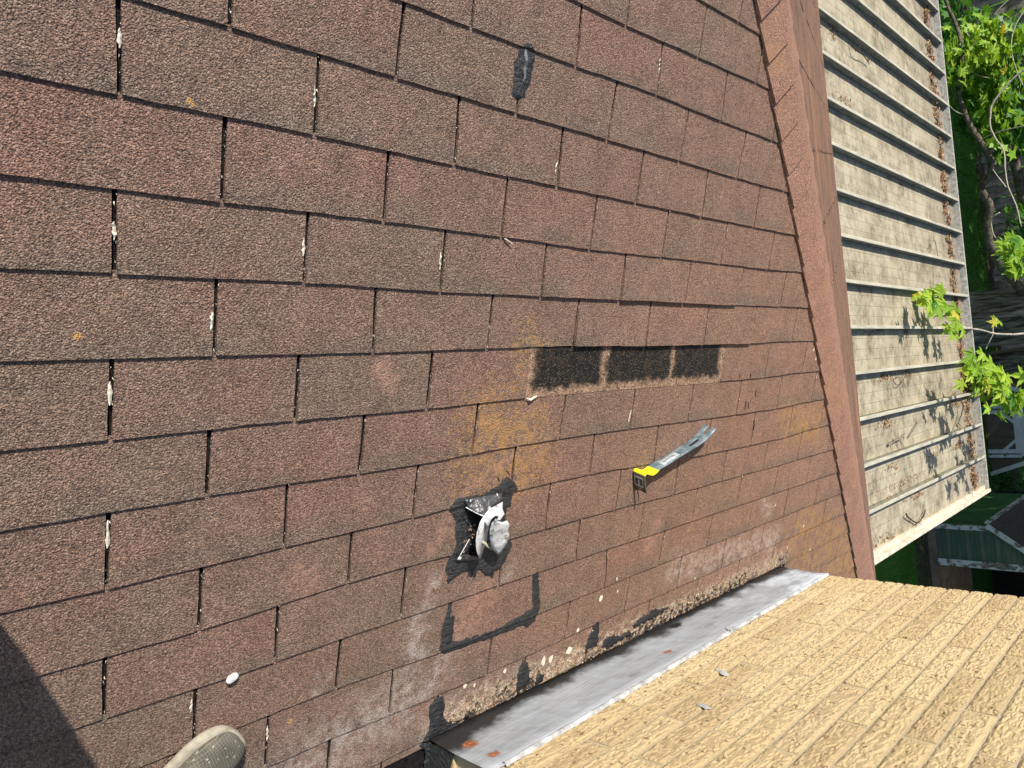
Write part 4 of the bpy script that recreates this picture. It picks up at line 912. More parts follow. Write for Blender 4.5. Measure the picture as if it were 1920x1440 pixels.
skin('hair', [head + Vector((-.02, 0, .03)), head + Vector((-.01, 0, .12))], [(0, 1)], [.092, .082], M_HAIR)
for sgn, hd_ in ((1, hdl), (-1, hdr)):
    for f_ in range(4):
        b0 = hd_ + Vector((.0, -.01 * sgn, -.03 + .02 * f_)); skin('finger', [b0, b0 + Vector((.02, -.015 * sgn, 0)), b0 + Vector((.03, -.035 * sgn, .003))], [(0, 1), (1, 2)], [.009, .008, .007], M_SKIN, 0, 1)
    skin('thumb', [hd_ + Vector((-.01, 0, -.01)), hd_ + Vector((-.012, -.03 * sgn, .01)), hd_ + Vector((-.005, -.05 * sgn, .015))], [(0, 1), (1, 2)], [.011, .010, .008], M_SKIN, 0, 1)
mb = MB(); c0 = CW - fwd * .034; ax, ay = RW[0].normalized(), RW[1].normalized()
mb.add([c0 + ax * a * .072 + ay * b * .036 + fwd * c_ * .004 for a in (-1, 1) for b in (-1, 1) for c_ in (-1, 1)], [(0, 1, 3, 2), (4, 6, 7, 5), (0, 4, 5, 1), (2, 3, 7, 6), (0, 2, 6, 4), (1, 5, 7, 3)])
tag(mb.build('phone', simple('black_phone', (0.02, 0.02, 0.02), .3, .5)), 'black phone held level at chest height by the person on the roof', 'phone')

# ------------------------------------------------------------------ yard
GZ = -3.5
k = N('lawn_grass', .9, .2); P = k.pos(); n = k.noise(P, 1.6, 4, .6); n2_ = k.noise(P, 30, 4, .7)
k.set('Base Color', k.mix(k.m('MULTIPLY', n2_, .6), k.ramp(n, [(.35, (0.05, 0.15, 0.012)), (.6, (0.075, 0.21, 0.018)), (.8, (0.14, 0.22, 0.04))]), (0.018, 0.05, 0.006))); k.set('Normal', k.bump(n2_, .03, 1)); M_LAWN = k.mat
mb = MB(); mb.add([(-300, -300, GZ), (300, -300, GZ), (300, 300, GZ), (-300, 300, GZ)], [(0, 1, 2, 3)]); tag(mb.build('ground', M_LAWN), kind='structure')
mb = MB(); rs = random.Random(21)
for _ in range(42000):
    x, y = rs.uniform(11.5, 20.7), rs.uniform(-5.2, 8.0)
    if y < -3.5 and x > 14.0: continue
    a = rs.uniform(0, 6.28); hgt = rs.uniform(.03, .09); wv = Vector((math.cos(a), math.sin(a), 0)) * .007; ln_ = Vector((rs.uniform(-.03, .03), rs.uniform(-.03, .03), hgt)); b = Vector((x, y, GZ)); mb.add([b - wv, b + wv, b + ln_], [(0, 1, 2)])
tag(mb.build('grass', M_LAWN), 'shaded green lawn grass between the patio cover and the board fence', 'grass', kind='stuff')
M_SOIL = simple('leafy_soil', (0.10, 0.075, 0.05), .95, .1, .5, 14, .03, 30)
mb = MB(); mb.box(13.55, 14.25, -8.5, -3.3, GZ, GZ + .006); mb.box(20.5, 21.6, -6, 12, GZ, GZ + .006); tag(mb.build('soil_strip', M_SOIL), kind='structure')
# fence
M_FEN = simple('grey_fence_wood', (0.27, 0.24, 0.21), .9, .15, .45, 6, .004, 30, (4, 1.2, .6))
fence = tag(empty('fence', (20.9, 0, GZ)), 'dark grey weathered board fence across the back of the yard behind the tree', 'fence')
rs = random.Random(31); y = -1.0; i = 0
while y < 12.5:
    wb = .14; side = i % 2
    xb = 20.90 - .05 * side; mb = MB(); top = 2.0 + rs.uniform(-.03, .03); tl = rs.uniform(-.01, .01)
    mb.box(xb, xb + .02, y, y + wb, GZ + .05 + rs.uniform(0, .05), GZ + top, lambda v_, tl=tl, y=y: Vector((v_.x + (v_.z - GZ) * tl * .5, v_.y + (v_.z - GZ) * tl, v_.z)))
    mb.build('fence_board', M_FEN, fence); y += wb + .016; i += 1
mb = MB()
for zz_ in (.25, 1.0, 1.75): mb.box(20.925, 20.965, -1.2, 12.6, GZ + zz_, GZ + zz_ + .09)
mb.build('rail', M_FEN, fence)
for y in (-1.1, 1.3, 3.7, 6.1, 8.5, 10.9): mb = MB(); mb.box(20.97, 21.06, y, y + .09, GZ, GZ + 2.0); mb.build('fence_post', M_FEN, fence)
# neighbour wall far behind the fence
nb_ = tag(empty('neighbour_house', (27, 4, GZ)), 'dark neighbouring house wall beyond the board fence', 'house')
mb = MB(); mb.box(27, 34, -14, 16, GZ, GZ + 3.4); mb.build('wall', simple('dark_siding', (0.09, 0.08, 0.07), .9), nb_)
mb = MB(); mb.add([(26.5, -14.5, GZ + 3.3), (26.5, 16.5, GZ + 3.3), (30.5, 16.5, GZ + 5.2), (30.5, -14.5, GZ + 5.2), (34.5, 16.5, GZ + 3.3), (34.5, -14.5, GZ + 3.3)], [(0, 1, 2, 3), (3, 2, 4, 5)]); mb.build('roof', simple('dark_roof', (0.06, 0.05, 0.045), .9), nb_)

# garden shed with white trim
M_SID = simple('brown_siding', (0.13, 0.11, 0.09), .85, .2, .25, 5, .003, 30, (1, 1, .3)); M_WT = simple('shed_white_trim', (0.58, 0.62, 0.66), .6, .3, .12, 8)
shed = tag(empty('garden_shed', (19.0, -2.3, GZ)), 'small brown garden shed with pale braced door and trim behind the gutter end', 'shed')
SX = 19.0
ya_, yb_ = -3.40, -1.15                                    # right and left ends of the front
prof = [(ya_, GZ), (ya_ + .02, GZ + .05), (ya_ + .62, GZ + 2.05), ((ya_ + yb_) / 2, GZ + 2.6), (yb_ - .62, GZ + 2.05), (yb_ - .02, GZ + .05), (yb_, GZ)]
prof = [(ya_, GZ), (ya_ + .55, GZ + 1.45), ((ya_ + yb_) / 2, GZ + 2.15), (yb_ - .55, GZ + 1.45), (yb_, GZ)]
mb = MB(); n = len(prof); mb.add([(SX, a, b) for a, b in prof] + [(SX + 1.9, a, b) for a, b in prof], [tuple(range(n)), tuple(range(2 * n - 1, n - 1, -1))] + [(i, n + i, n + (i + 1) % n, (i + 1) % n) for i in range(n)]); mb.build('wall', M_SID, shed)
for q in range(12):
    y = ya_ + .12 + q * .19
    ztop = GZ + min(1.45 * min((y - ya_), (yb_ - y)) / .55, 1.9) - .05
    if ztop > GZ + .3 and not (-2.9 < y < -1.85): mb = MB(); mb.box(SX - .012, SX - .001, y, y + .178, GZ, ztop); mb.build('siding_board', M_SID, shed)
mb = MB()
for (a, b), (c_, d) in zip(prof[:-1], prof[1:]):
    mb.add([(SX - .05, a, b), (SX + 1.95, a, b), (SX + 1.95, c_, d), (SX - .05, c_, d)], [(0, 1, 2, 3)])
o = mb.build('roof', simple('shed_roof', (0.05, 0.045, 0.04), .9), shed); m = o.modifiers.new('t', 'SOLIDIFY'); m.thickness = .03
for (a, b), (c_, d) in zip(prof[:-1], prof[1:]):
    mb = MB(); v0 = Vector((0, c_ - a, d - b)).normalized(); nn = Vector((0, -v0.z, v0.y)) * .09
    p0, p1 = Vector((SX - .06, a, b)), Vector((SX - .06, c_, d)); cc = Vector((SX, (ya_ + yb_) / 2, GZ + .8)); nn = nn if (cc - p0).dot(nn) > 0 else -nn
    mb.add([p0, p1, p1 + nn, p0 + nn, p0 + Vector((.04, 0, 0)), p1 + Vector((.04, 0, 0)), p1 + nn + Vector((.04, 0, 0)), p0 + nn + Vector((.04, 0, 0))], [(0, 1, 2, 3), (4, 7, 6, 5), (0, 4, 5, 1), (1, 5, 6, 2), (2, 6, 7, 3), (3, 7, 4, 0)]); mb.build('rake_trim', M_WT, shed)
door = MB(); d0, d1, dt = -2.88, -1.88, GZ + .64
door.box(SX - .04, SX - .014, d0, d1, GZ, dt); door = door.build('door', M_SID, shed)
def strut(a, b, wd, nm='door_trim', par=None, xo=.062):
    a, b = Vector((SX - xo, *a)), Vector((SX - xo, *b)); d = (b - a).normalized(); pr = Vector((0, -d.z, d.y)) * wd / 2; mb = MB(); th = Vector((.02, 0, 0))
    mb.add([a - pr, b - pr, b + pr, a + pr, a - pr + th, b - pr + th, b + pr + th, a + pr + th], [(0, 1, 2, 3), (4, 7, 6, 5), (0, 4, 5, 1), (1, 5, 6, 2), (2, 6, 7, 3), (3, 7, 4, 0)]); return mb.build(nm, M_WT, par or door)
strut((d0 + .05, GZ), (d0 + .05, dt), .09); strut((d1 - .05, GZ), (d1 - .05, dt), .09); strut((d0, dt - .05), (d1, dt - .05), .09, xo=.064)
strut((d0 - .06, dt + .05), (d1 + .06, dt + .05), .12, 'door_frame', shed, .05)
strut((d0 - .06, GZ), (d0 - .06, dt), .07, 'door_frame', shed, .052); strut((d1 + .06, GZ), (d1 + .06, dt), .07, 'door_frame', shed, .052)
strut((d0 + .08, dt - .32), (d0 + .30, dt - .08), .06, xo=.068); strut((d1 - .08, dt - .32), (d1 - .30, dt - .08), .06, xo=.068)
q = at_x(1850, 767, 18.2)
bm = bmesh.new(); bmesh.ops.create_uvsphere(bm, u_segments=12, v_segments=8, radius=.09); me = bpy.data.meshes.new('garden_ball')
for v_ in bm.verts: v_.co = Vector((v_.co.x, v_.co.y * .8, v_.co.z * 1.3)) + q
bm.to_mesh(me); bm.free(); k = N('green_plastic', .3, .5); k.set('Base Color', (0.01, 0.28, 0.10, 1)); me.materials.append(k.mat); 
mbp = MB(); mbp.tube([(q.x, q.y, GZ), (q.x, q.y, q.z)], [.012, .012], 6)
gl = empty('garden_float', (q.x, q.y, GZ)); tag(gl, 'bright green plastic bulb on a thin stake beside the shed door', 'garden ornament'); link('bulb', me, gl); mbp.build('stake', M_DTWIG, gl)

# old green building with open front
M_GRN = None
k = N('peeling_green_board', .8, .25); P = k.pos(); rnd = k.n('ShaderNodeObjectInfo').outputs['Random']
gr = k.noise(k.vm('MULTIPLY', P, (3, 2.5, 12)), 1, 4, .65)
k.set('Base Color', k.mix(k.ss(k.m('ADD', k.m('MULTIPLY', gr, .7), k.m('MULTIPLY', rnd, .22)), .40, .66), (0.045, 0.085, 0.055), (0.13, 0.125, 0.09))); k.set('Normal', k.bump(gr, .006)); M_GRN = k.mat
M_GSM = simple('dark_green_wall', (0.04, 0.12, 0.03), .6, .3, .35, 2.5, 0)
k = N('flaking_white_paint', .8, .2); P = k.pos(); fk = k.noise(k.vm('MULTIPLY', P, (2, 6, 4)), 1.6, 5, .7)
k.set('Base Color', k.mix(k.ss(fk, .47, .52), k.ramp(k.noise(P, 20, 3), [(.35, (0.09, 0.08, 0.06)), (.65, (0.19, 0.16, 0.12))]), (0.46, 0.48, 0.47))); k.set('Normal', k.bump(fk, .01)); M_PEEL = k.mat
M_BRN = simple('brown_plank', (0.40, 0.22, 0.10), .8, .2, .3, 5, .003, 30, (1, 1, 6))
hut = tag(empty('green_outbuilding', (14.3, -4.5, GZ)), 'old green boarded outbuilding with flaking white corner trim and a dark open front', 'outbuilding')
BX = 14.3; cy = -3.63
zc = at_x(1858, 988, BX).z
ry1 = at_x(1920, 1030, BX)
slope = (ry1.z - zc) / (ry1.y - cy)                         # rake of the gable
def rz(y): return zc + (y - cy) * slope if y < cy else zc
y2 = at_x(1750, 1047, BX).y
apex_y = cy - 2.1
i = 0; bw = .075; z = -3.42
# boards run along Y, stacked upwards
while z < zc + 1.2:
    ytop = cy if z + bw < zc else cy + (z + bw - zc) / slope
    ya2 = y2
    if z > rz(y2) - .02: break
    mb = MB(); mb.box(BX + .002, BX + .02, ya2, max(ya2 + .02, min(cy, ytop)), z + .002, z + bw - .002, lambda v_, z=z: Vector((v_.x - .010 * (1 - (v_.z - z) / bw), v_.y, v_.z)))
    mb.build('clapboard', M_GRN, hut); z += bw; i += 1
mb = MB(); mb.box(BX + .02, BX + .06, y2, cy - .01, -3.42, zc); mb.build('wall_core', M_FELT, hut)
mb = MB(); mb.box(BX, BX + 3.6, cy - .01, cy + .02, GZ, zc); mb.build('side_wall', M_GSM, hut)
for a, b, wd in ((cy, zc, .06), (y2, rz(y2) + .3, .10)):
    mb = MB(); mb.box(BX - .03, BX + .035, a - wd, a + .022, GZ, b, ); bevel(mb.build('corner_trim', M_PEEL, hut), .004)
mb = MB(); YL = apex_y * 2 - cy
for s_ in (cy, YL):
    pass
ap = zc + (apex_y - cy) * slope
mb.add([(BX - .10, cy + .10, zc - .0 - .10 * -slope * 0), (BX + 4, cy + .10, zc), (BX + 4, apex_y, ap), (BX - .10, apex_y, ap), (BX + 4, YL - .1, zc), (BX - .10, YL - .1, zc)], [(0, 1, 2, 3), (3, 2, 4, 5)])
o = mb.build('roof', simple('dark_brown_shingle', (0.085, 0.065, 0.055), .9, .2, .4, 30, .01, 40), hut); m = o.modifiers.new('t', 'SOLIDIFY'); m.thickness = .05; m.offset = 1
for (p0, p1) in (((cy + .06, zc - .04), (apex_y, ap - .04)),):
    mb = MB(); a, b = Vector((BX - .11, *p0)), Vector((BX - .11, *p1)); d = (b - a).normalized(); pr = Vector((0, -d.z, d.y)) * .045
    mb.add([a - pr, b - pr, b + pr, a + pr] + [v_ + Vector((.03, 0, 0)) for v_ in (a - pr, b - pr, b + pr, a + pr)], [(0, 1, 2, 3), (4, 7, 6, 5), (0, 4, 5, 1), (1, 5, 6, 2), (2, 6, 7, 3), (3, 7, 4, 0)]); mb.build('rake_board', M_PEEL, hut)
mb = MB(); mb.box(BX - .08, BX + 4, cy + .085, cy + .115, zc - .07, zc + .01); mb.build('eave_board', M_PEEL, hut)
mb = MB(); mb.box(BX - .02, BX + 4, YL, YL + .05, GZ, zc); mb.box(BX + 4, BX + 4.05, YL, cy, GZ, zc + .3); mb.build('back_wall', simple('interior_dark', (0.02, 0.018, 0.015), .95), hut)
mb = MB(); mb.box(BX - .05, BX + .02, YL, y2 + .75, GZ, -3.36); bevel(mb.build('sill_beam', simple('weathered_beam', (0.15, 0.12, 0.085), .85, .2, .3, 6, .004, 40), hut), .006)
x = BX + .03
for i in range(16):
    mb = MB(); mb.box(x, x + .105, YL, y2 - .08, -3.44, -3.385); mb.build('floor_plank', M_BRN, hut); x += .125

# ------------------------------------------------------------------ maple tree
k = N('maple_bark', .95, .15); P = k.pos(); bk = k.noise(k.vm('MULTIPLY', P, (14, 14, 2.2)), 1, 5, .7, dist=.6)
k.set('Base Color', k.ramp(bk, [(.40, (0.04, 0.035, 0.03)), (.55, (0.20, 0.175, 0.15)), (.75, (0.36, 0.33, 0.28))])); k.set('Normal', k.bump(bk, .06, 1)); M_BARK = k.mat
M_LIMB = simple('limb_bark', (0.14, 0.115, 0.085), .9, .2, .5, 20, .006, 60); M_TWG = simple('pale_twig_bark', (0.40, 0.36, 0.29), .85, .2, .35, 40, .003, 120)
tree = tag(empty('maple_tree', (12.8, .1, GZ)), 'big maple tree with dark furrowed trunk and bright green lobed leaves over the gutter', 'tree')
def trunk(x, ptop, pbot, w0, w1, seed):
    """ptop/pbot: image points on the axis; lofted with lumpy rings"""
    a, b = at_x(*pbot, x), at_x(*ptop, x); d = (b - a).normalized(); base = a + d * ((GZ - a.z) / d.z); topp = base + d * 7.2; mb = MB(); rings = []; n = 28
    for i in range(30):
        t = i / 29; c0 = base + (topp - base) * t; r0 = w0 + (w1 - w0) * t + .35 * math.exp(-t * 14)
        rings.append([c0 + Vector((math.cos(q), math.sin(q), 0)) * r0 * (1 + .10 * noise.noise(Vector((math.cos(q) * 1.5, math.sin(q) * 1.5, t * 5 + seed))) + .03 * noise.noise(Vector((math.cos(q) * 7, math.sin(q) * 7, t * 6)))) for q in [6.2832 * j / n for j in range(n)]])
    mb.add([v_ for r_ in rings for v_ in r_], [(i * n + j, i * n + (j + 1) % n, (i + 1) * n + (j + 1) % n, (i + 1) * n + j) for i in range(29) for j in range(n)]); return mb.build('trunk', M_BARK, tree, True)
trunk(12.8, (1925, 590), (1835, 600), .43, .34, 1)
trunk(13.6, (1925, 668), (1840, 684), .16, .14, 5)
def limb(pts, r0, r1, mat, name='branch', n=8, seed=0):
    rs = random.Random(seed); P3 = catmull([at_x(a, b, x) for a, b, x in pts], 5); m = len(P3)
    P3 = [p + Vector((rs.uniform(-1, 1), rs.uniform(-1, 1), rs.uniform(-1, 1))) * r0 * .12 for p in P3]
    mb = MB(); mb.tube(P3, [(r0 + (r1 - r0) * i / (m - 1)) * rs.uniform(.97, 1.04) for i in range(m)], n); mb.build(name, mat, tree, True); return P3
limb([(1925, 555, 12.6), (1900, 525, 12.3), (1872, 490, 12), (1855, 455, 11.8), (1850, 420, 11.6), (1856, 388, 11.5), (1838, 352, 11.3), (1856, 330, 11.2), (1860, 302, 11.1), (1845, 275, 11), (1828, 250, 10.9), (1808, 212, 10.8), (1799, 185, 10.7), (1797, 165, 10.6)], .068, .028, M_LIMB, seed=1)
limb([(1797, 165, 10.6), (1802, 130, 10.6), (1803, 90, 10.5), (1795, 55, 10.5), (1780, 20, 10.4), (1768, -10, 10.3)], .032, .020, M_LIMB, seed=2)
limb([(1930, 420, 12.6), (1900, 300, 12.2), (1862, 230, 11.8), (1848, 195, 11.6), (1820, 165, 11.4), (1800, 148, 11.3)], .07, .03, M_LIMB, seed=3)
limb([(1925, 250, 12.4), (1890, 205, 12.2), (1858, 178, 12), (1830, 150, 11.9)], .05, .02, M_LIMB, seed=4)
TW = [[(1930, 122, 10.2), (1895, 152, 10.2), (1862, 193, 10.2), (1857, 215, 10.2), (1857, 238, 10.2), (1868, 262, 10.2), (1882, 283, 10.2), (1885, 320, 10.2), (1890, 350, 10.2), (1905, 385, 10.2), (1915, 425, 10.2)],
      [(1925, 12, 10.6), (1903, 50, 10.6), (1896, 90, 10.6), (1905, 128, 10.6), (1918, 160, 10.6)], [(1925, 625, 9.6), (1900, 627, 9.5), (1868, 626, 9.3), (1840, 619, 9.0), (1815, 615, 8.7), (1790, 605, 8.2), (1770, 592, 7.6), (1758, 580, 7.2)],
      [(1848, 655, 9.4), (1855, 640, 9.4), (1862, 627, 9.4)], [(1862, 626, 9.4), (1862, 610, 9.4), (1868, 598, 9.4)], [(1800, 700, 8.5), (1799, 680, 8.5), (1801, 650, 8.6), (1800, 622, 8.7)], [(1920, 700, 9.3), (1890, 705, 9.2), (1862, 700, 9.0), (1835, 695, 8.8), (1810, 700, 8.6)],
      [(1805, 215, 10.8), (1790, 208, 10.4), (1780, 198, 10.2)], [(1768, 14, 10.3), (1778, 12, 10.4)], [(1840, 262, 11), (1870, 248, 10.6), (1925, 235, 10.4)], [(1887, 352, 10.2), (1870, 330, 10.2), (1862, 318, 10.2)], [(1875, 398, 10.3), (1860, 410, 10.3), (1863, 440, 10.3), (1885, 460, 10.3)],
      [(1830, 55, 10.9), (1845, 80, 10.9), (1862, 102, 10.9), (1872, 130, 10.9)], [(1812, 98, 10.8), (1835, 108, 10.8), (1846, 128, 10.8)], [(1862, 30, 10.8), (1880, 10, 10.8), (1897, -5, 10.8)], [(1812, 130, 10.8), (1835, 142, 10.8), (1855, 146, 10.8)], [(1810, 60, 10.5), (1820, 72, 10.6)]]
for i, t in enumerate(TW): limb(t, .013 if i in (0, 2) else .009, .008 if i in (0, 2) else .005, M_TWG, 'twig', 6, 10 + i)
# leaves
def leaf_mesh(seed):
    rs = random.Random(seed); out = []
    tips = [(0, 1.0), (.95, .78), (-.95, .78), (1.75, .45), (-1.75, .45)]
    prof = [(-2.6, .16), (-2.1, .40), (-1.80, .58), (-1.62, .46), (-1.36, .30), (-1.22, .56), (-1.1, .60), (-.95, .88), (-.84, .66), (-.70, .60), (-.52, .36), (-.32, .56), (-.24, .74), (-.13, .76), (0, 1.05), (.13, .76), (.24, .74), (.32, .56), (.52, .36), (.70, .60), (.84, .66), (.95, .88), (1.1, .60), (1.22, .56), (1.36, .30), (1.62, .46), (1.80, .58), (2.1, .40), (2.6, .16)]
    v_ = [(0, 0, 0)]
    for a, r_ in prof: r_ *= rs.uniform(.9, 1.1); x_, y__ = r_ * math.sin(a), r_ * math.cos(a); v_.append((x_, y__ + .1, -.22 * r_ * r_ + .10 * abs(x_) + rs.uniform(-.04, .04)))
    me = bpy.data.meshes.new('leaf'); me.from_pydata(v_, [], [(0, i, i + 1) for i in range(1, len(prof))]); return me
def leaf_mat(name, c1, c2, tr):
    k = N(name, .5, .35); P = k.pos(); rnd = k.n('ShaderNodeObjectInfo').outputs['Random']; c = k.ramp(k.m('ADD', k.m('MULTIPLY', rnd, .6), k.m('MULTIPLY', k.noise(P, 14, 2), .4)), [(.2, c1), (.8, c2)])
    k.set('Base Color', c); t = k.n('ShaderNodeBsdfTranslucent'); k.inp(t, 'Color', k.mix(1, c, (1.25, 1.2, .5), 'MULTIPLY')); mx = k.n('ShaderNodeMixShader'); mx.inputs[0].default_value = tr
    k.t.links.new(k.b.outputs[0], mx.inputs[1]); k.t.links.new(t.outputs[0], mx.inputs[2]); k.t.links.new(mx.outputs[0], k.t.nodes['Material Output'].inputs[0]); return k.mat
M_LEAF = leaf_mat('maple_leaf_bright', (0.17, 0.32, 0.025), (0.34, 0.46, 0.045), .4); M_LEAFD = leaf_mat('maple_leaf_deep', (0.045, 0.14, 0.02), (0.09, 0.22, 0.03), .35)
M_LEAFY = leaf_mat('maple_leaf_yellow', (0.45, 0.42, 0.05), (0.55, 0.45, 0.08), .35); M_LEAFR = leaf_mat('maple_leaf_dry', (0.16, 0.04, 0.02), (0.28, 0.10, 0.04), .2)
LM = []
for mt in (M_LEAF, M_LEAFD, M_LEAFY, M_LEAFR):
    L_ = []
    for s_ in range(3): me = leaf_mesh(s_); me.materials.append(mt); L_.append(me)
    LM.append(L_)
rs = random.Random(99); nleaf = 0
def leaf(p, size, mi, aim=None, par=tree):
    global nleaf
    o = bpy.data.objects.new('leaf', LM[mi][rs.randrange(3)]); COL.objects.link(o); o.parent = par
    q = Matrix.Rotation(rs.uniform(0, 6.28), 4, 'Z') @ Matrix.Rotation(rs.uniform(-.9, .9), 4, 'X') @ Matrix.Rotation(rs.uniform(-.6, .6), 4, 'Y')
    if aim is not None:
        z_ = Vector((rs.gauss(-.25, .35), rs.gauss(.1, .35), 1)).normalized(); y__ = (aim - aim.project(z_)).normalized(); q = Matrix((y__.cross(z_), y__, z_)).transposed().to_4x4()
    o.matrix_world = Matrix.Translation(p) @ q @ Matrix.Scale(size, 4); o.matrix_parent_inverse = Matrix(); o.matrix_basis = Matrix.Translation(-Vector(par.location)) @ o.matrix_world.copy() if False else Matrix.Translation(p - Vector(par.location)) @ q @ Matrix.Scale(size, 4); nleaf += 1
# sprig over the patio
for (px, py, x, n, sx, sy, size, ymix) in ((1742, 560, 6.95, 9, 20, 12, .105, .15), (1770, 575, 7.3, 6, 14, 10, .10, .2), (1835, 690, 8.7, 16, 26, 16, .12, .22), (1870, 712, 9.0, 18, 30, 18, .12, .12), (1895, 745, 9.2, 12, 20, 12, .13, .05), (1830, 715, 8.6, 8, 22, 10, .11, .05),
                                            (1868, 602, 9.4, 4, 6, 6, .08, .6), (1900, 470, 9.6, 10, 16, 16, .13, .1), (1910, 500, 9.6, 8, 12, 14, .13, .1), (1905, 450, 9.8, 6, 10, 10, .12, .1)):
    for _ in range(n):
        a, b = px + rs.gauss(0, sx * .55), py + rs.gauss(0, sy * .55); p = at_x(a, b, x + rs.uniform(-.25, .25)); mi = 2 if rs.random() < ymix * .35 else (1 if rs.random() < .12 else 0)
        leaf(p, size * 1.3 * rs.uniform(.7, 1.15), mi, Vector((-1, -.3 + rs.uniform(-.9, .9), -.35)))
for (px, py, hh, n, sx, sy) in ((1697, 622, .30, 6, 10, 20), (1740, 640, .25, 4, 9, 18), (1765, 650, .19, 4, 8, 16), (1752, 755, .38, 9, 11, 24), (1778, 815, .50, 9, 12, 20), (1815, 835, .85, 10, 12, 24), (1805, 900, .95, 13, 14, 26), (1752, 868, .98, 9, 9, 22), (1785, 765, .40, 5, 10, 16)):
    for _ in range(n):
        q = at_z(px + rs.gauss(0, sx * .6), py + rs.gauss(0, sy * .6), -1.17); h_ = hh * rs.uniform(.85, 1.2); leaf(q - SUN * (h_ / .743), .125 * rs.uniform(.7, 1.2), 0 if rs.random() < .95 else 2, Vector((-1, -.3 + rs.uniform(-.9, .9), -.35)))
for (px, py, x, n, sx, sy, size, dark) in ((1840, 70, 10.6, 26, 42, 24, .13, .15), (1865, 95, 10.5, 20, 30, 25, .13, .15), (1815, 100, 10.4, 16, 26, 22, .12, .3), (1785, 105, 10.2, 10, 12, 30, .11, .2), (1790, 150, 10.4, 10, 16, 18, .11, .4), (1870, 150, 11, 22, 34, 22, .13, .6), (1845, 205, 11.2, 16, 26, 18, .12, .7), (1900, 180, 11.2, 16, 20, 26, .13, .7),
                                            (1870, 255, 10.9, 14, 22, 18, .12, .7), (1900, 290, 11, 14, 18, 22, .13, .7), (1910, 350, 10.9, 8, 12, 14, .13, .9), (1915, 70, 10.6, 8, 12, 18, .13, .3), (1775, 40, 10.2, 6, 8, 20, .10, .3), (1884, 320, 10.2, 4, 4, 4, .06, 2)):
    for _ in range(n):
        if nleaf > 296: break
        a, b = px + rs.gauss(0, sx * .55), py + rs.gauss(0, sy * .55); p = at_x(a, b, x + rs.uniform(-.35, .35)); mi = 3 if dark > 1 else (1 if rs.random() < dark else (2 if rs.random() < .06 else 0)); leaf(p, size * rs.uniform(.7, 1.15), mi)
# the rest of the crown: one mass of leaf faces overhead and out of the picture, plus deeper leaves
def leafmass(name, boxes, mat, seed):
    rr = random.Random(seed); mb = MB(); shape = [(a, b) for a, b in ((0, 1), (.25, .45), (.8, .6), (.4, .1), (.5, -.35), (0, -.2), (-.5, -.35), (-.4, .1), (-.8, .6), (-.25, .45))]
    for (c0, s_, n, size) in boxes:
        for _ in range(n):
            q = Vector((rr.gauss(0, 1), rr.gauss(0, 1), rr.gauss(0, 1))); q = q.normalized() * (rr.random() ** .4); p = Vector((c0[0] + q.x * s_[0], c0[1] + q.y * s_[1], c0[2] + q.z * s_[2]))
            if noise.noise(p * 1.1) < -.22: continue
            r_ = Matrix.Rotation(rr.uniform(0, 6.28), 3, 'Z') @ Matrix.Rotation(rr.uniform(-1, 1), 3, 'X'); z_ = size * rr.uniform(.7, 1.2)
            mb.add([p + r_ @ Vector((a * z_, b * z_, 0)) for a, b in shape], [(0, 1, 3, 5, 7, 9), (1, 2, 3), (3, 4, 5), (5, 6, 7), (7, 8, 9)])
    o = mb.build(name, mat, tree); o['kind'] = 'stuff'; return o
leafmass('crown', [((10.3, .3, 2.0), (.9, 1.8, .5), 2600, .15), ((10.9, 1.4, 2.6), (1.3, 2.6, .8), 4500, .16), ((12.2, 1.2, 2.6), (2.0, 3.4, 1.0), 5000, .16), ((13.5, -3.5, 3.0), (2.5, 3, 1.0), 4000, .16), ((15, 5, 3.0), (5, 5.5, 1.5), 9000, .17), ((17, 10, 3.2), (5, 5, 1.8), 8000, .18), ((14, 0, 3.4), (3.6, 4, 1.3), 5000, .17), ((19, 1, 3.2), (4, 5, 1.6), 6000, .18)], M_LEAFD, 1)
under = []
for px, py, x, n, r_ in ((1850, 160, 12.2, 260, .8), (1890, 230, 12.6, 260, .8), (1905, 300, 12.4, 160, .6), (1800, 40, 12.0, 120, .5), (1850, 110, 11.8, 200, .6), (1790, 130, 11.4, 120, .5), (1905, 120, 12, 160, .6), (1895, 250, 11.6, 120, .5), (1912, 420, 12, 60, .3), (1812, 190, 12.4, 120, .45)):
    q = at_x(px, py, x); under.append(((q.x, q.y, q.z), (r_ * .8, r_, r_ * .75), n, .12))
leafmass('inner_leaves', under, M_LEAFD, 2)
under = []
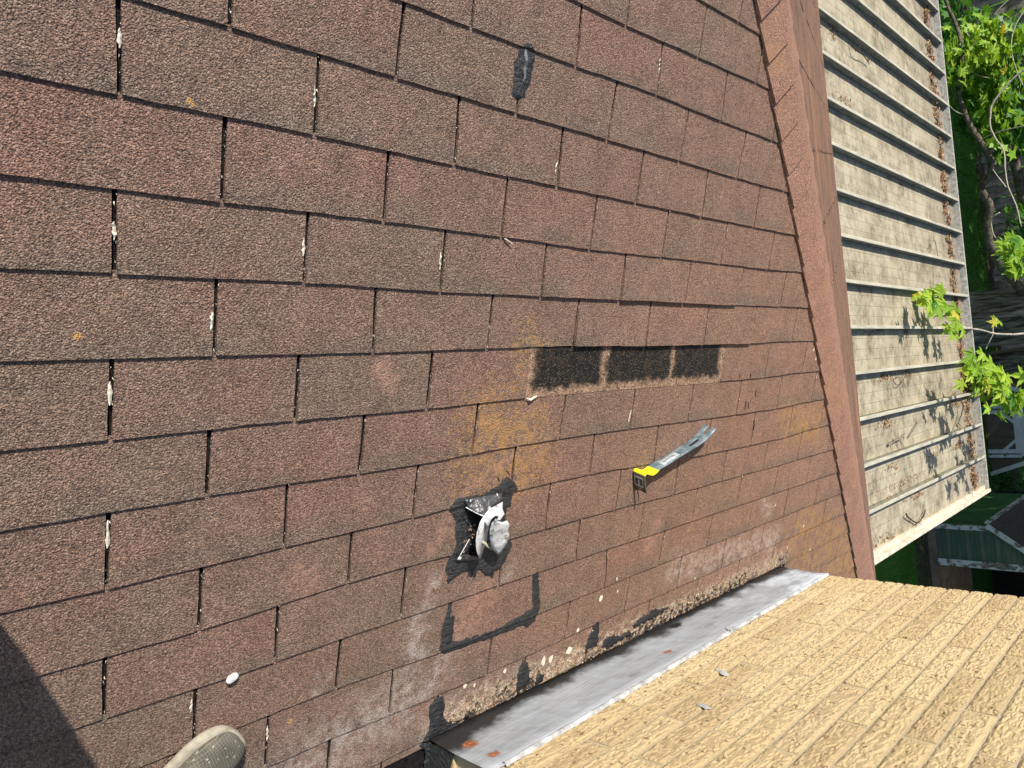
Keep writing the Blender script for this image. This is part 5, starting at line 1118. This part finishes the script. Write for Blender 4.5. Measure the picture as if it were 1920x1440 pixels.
for px, py, x, n, r_ in ((1845, 85, 10.9, 200, .45), (1795, 120, 10.6, 90, .32), (1870, 160, 11.2, 130, .42), (1850, 215, 11.2, 80, .38), (1900, 60, 10.9, 60, .35), (1885, 260, 11.2, 50, .35), (1890, 750, 9.5, 30, .25), (1905, 490, 9.9, 30, .2)):
    q = at_x(px, py, x); under.append(((q.x, q.y, q.z), (r_ * .8, r_, r_ * .75), n, .11))
leafmass('outer_leaves', under, M_LEAF, 3)
# dark shrubs behind the shed and hut
shr = tag(empty('shrub', (18.6, -3.9, GZ)), 'dark leafy shrub between the garden shed and the green outbuilding', 'shrub')
rr = random.Random(8); mb = MB()
for _ in range(2600):
    q = Vector((rr.gauss(0, .7), rr.gauss(0, .5), abs(rr.gauss(0, .55)))); p = Vector((19.6, -4.15, GZ)) + q; s_ = rr.uniform(.03, .07); r_ = Matrix.Rotation(rr.uniform(0, 6.28), 3, 'Z') @ Matrix.Rotation(rr.uniform(-1, 1), 3, 'X')
    mb.add([p + r_ @ Vector(v_) * s_ for v_ in ((-.5, 0, 0), (0, 1, 0), (.5, 0, 0), (0, -1, 0))], [(0, 1, 2, 3)])
o = mb.build('foliage', M_LEAFD, shr)
mb = MB(); mb.tube([(19.6, -4.15, GZ), (19.55, -4.1, GZ + .6)], [.03, .015], 6); mb.build('stem', M_LIMB, shr)
sh2 = tag(empty('hedge', (25, -6, GZ)), 'tall dark hedge closing the yard behind the outbuilding', 'hedge'); rr = random.Random(18); mb = MB()
for _ in range(9000):
    p = Vector((24 + rr.gauss(0, .6), rr.uniform(-16, -1), GZ + rr.uniform(0, 3.2))); s_ = rr.uniform(.08, .16); r_ = Matrix.Rotation(rr.uniform(0, 6.28), 3, 'Z') @ Matrix.Rotation(rr.uniform(-1.4, 1.4), 3, 'X')
    mb.add([p + r_ @ Vector(v_) * s_ for v_ in ((-.5, 0, 0), (0, 1, 0), (.5, 0, 0), (0, -1, 0))], [(0, 1, 2, 3)])
mb.build('foliage', M_LEAFD, sh2)
print('tabs', ntab, 'leaves', nleaf)
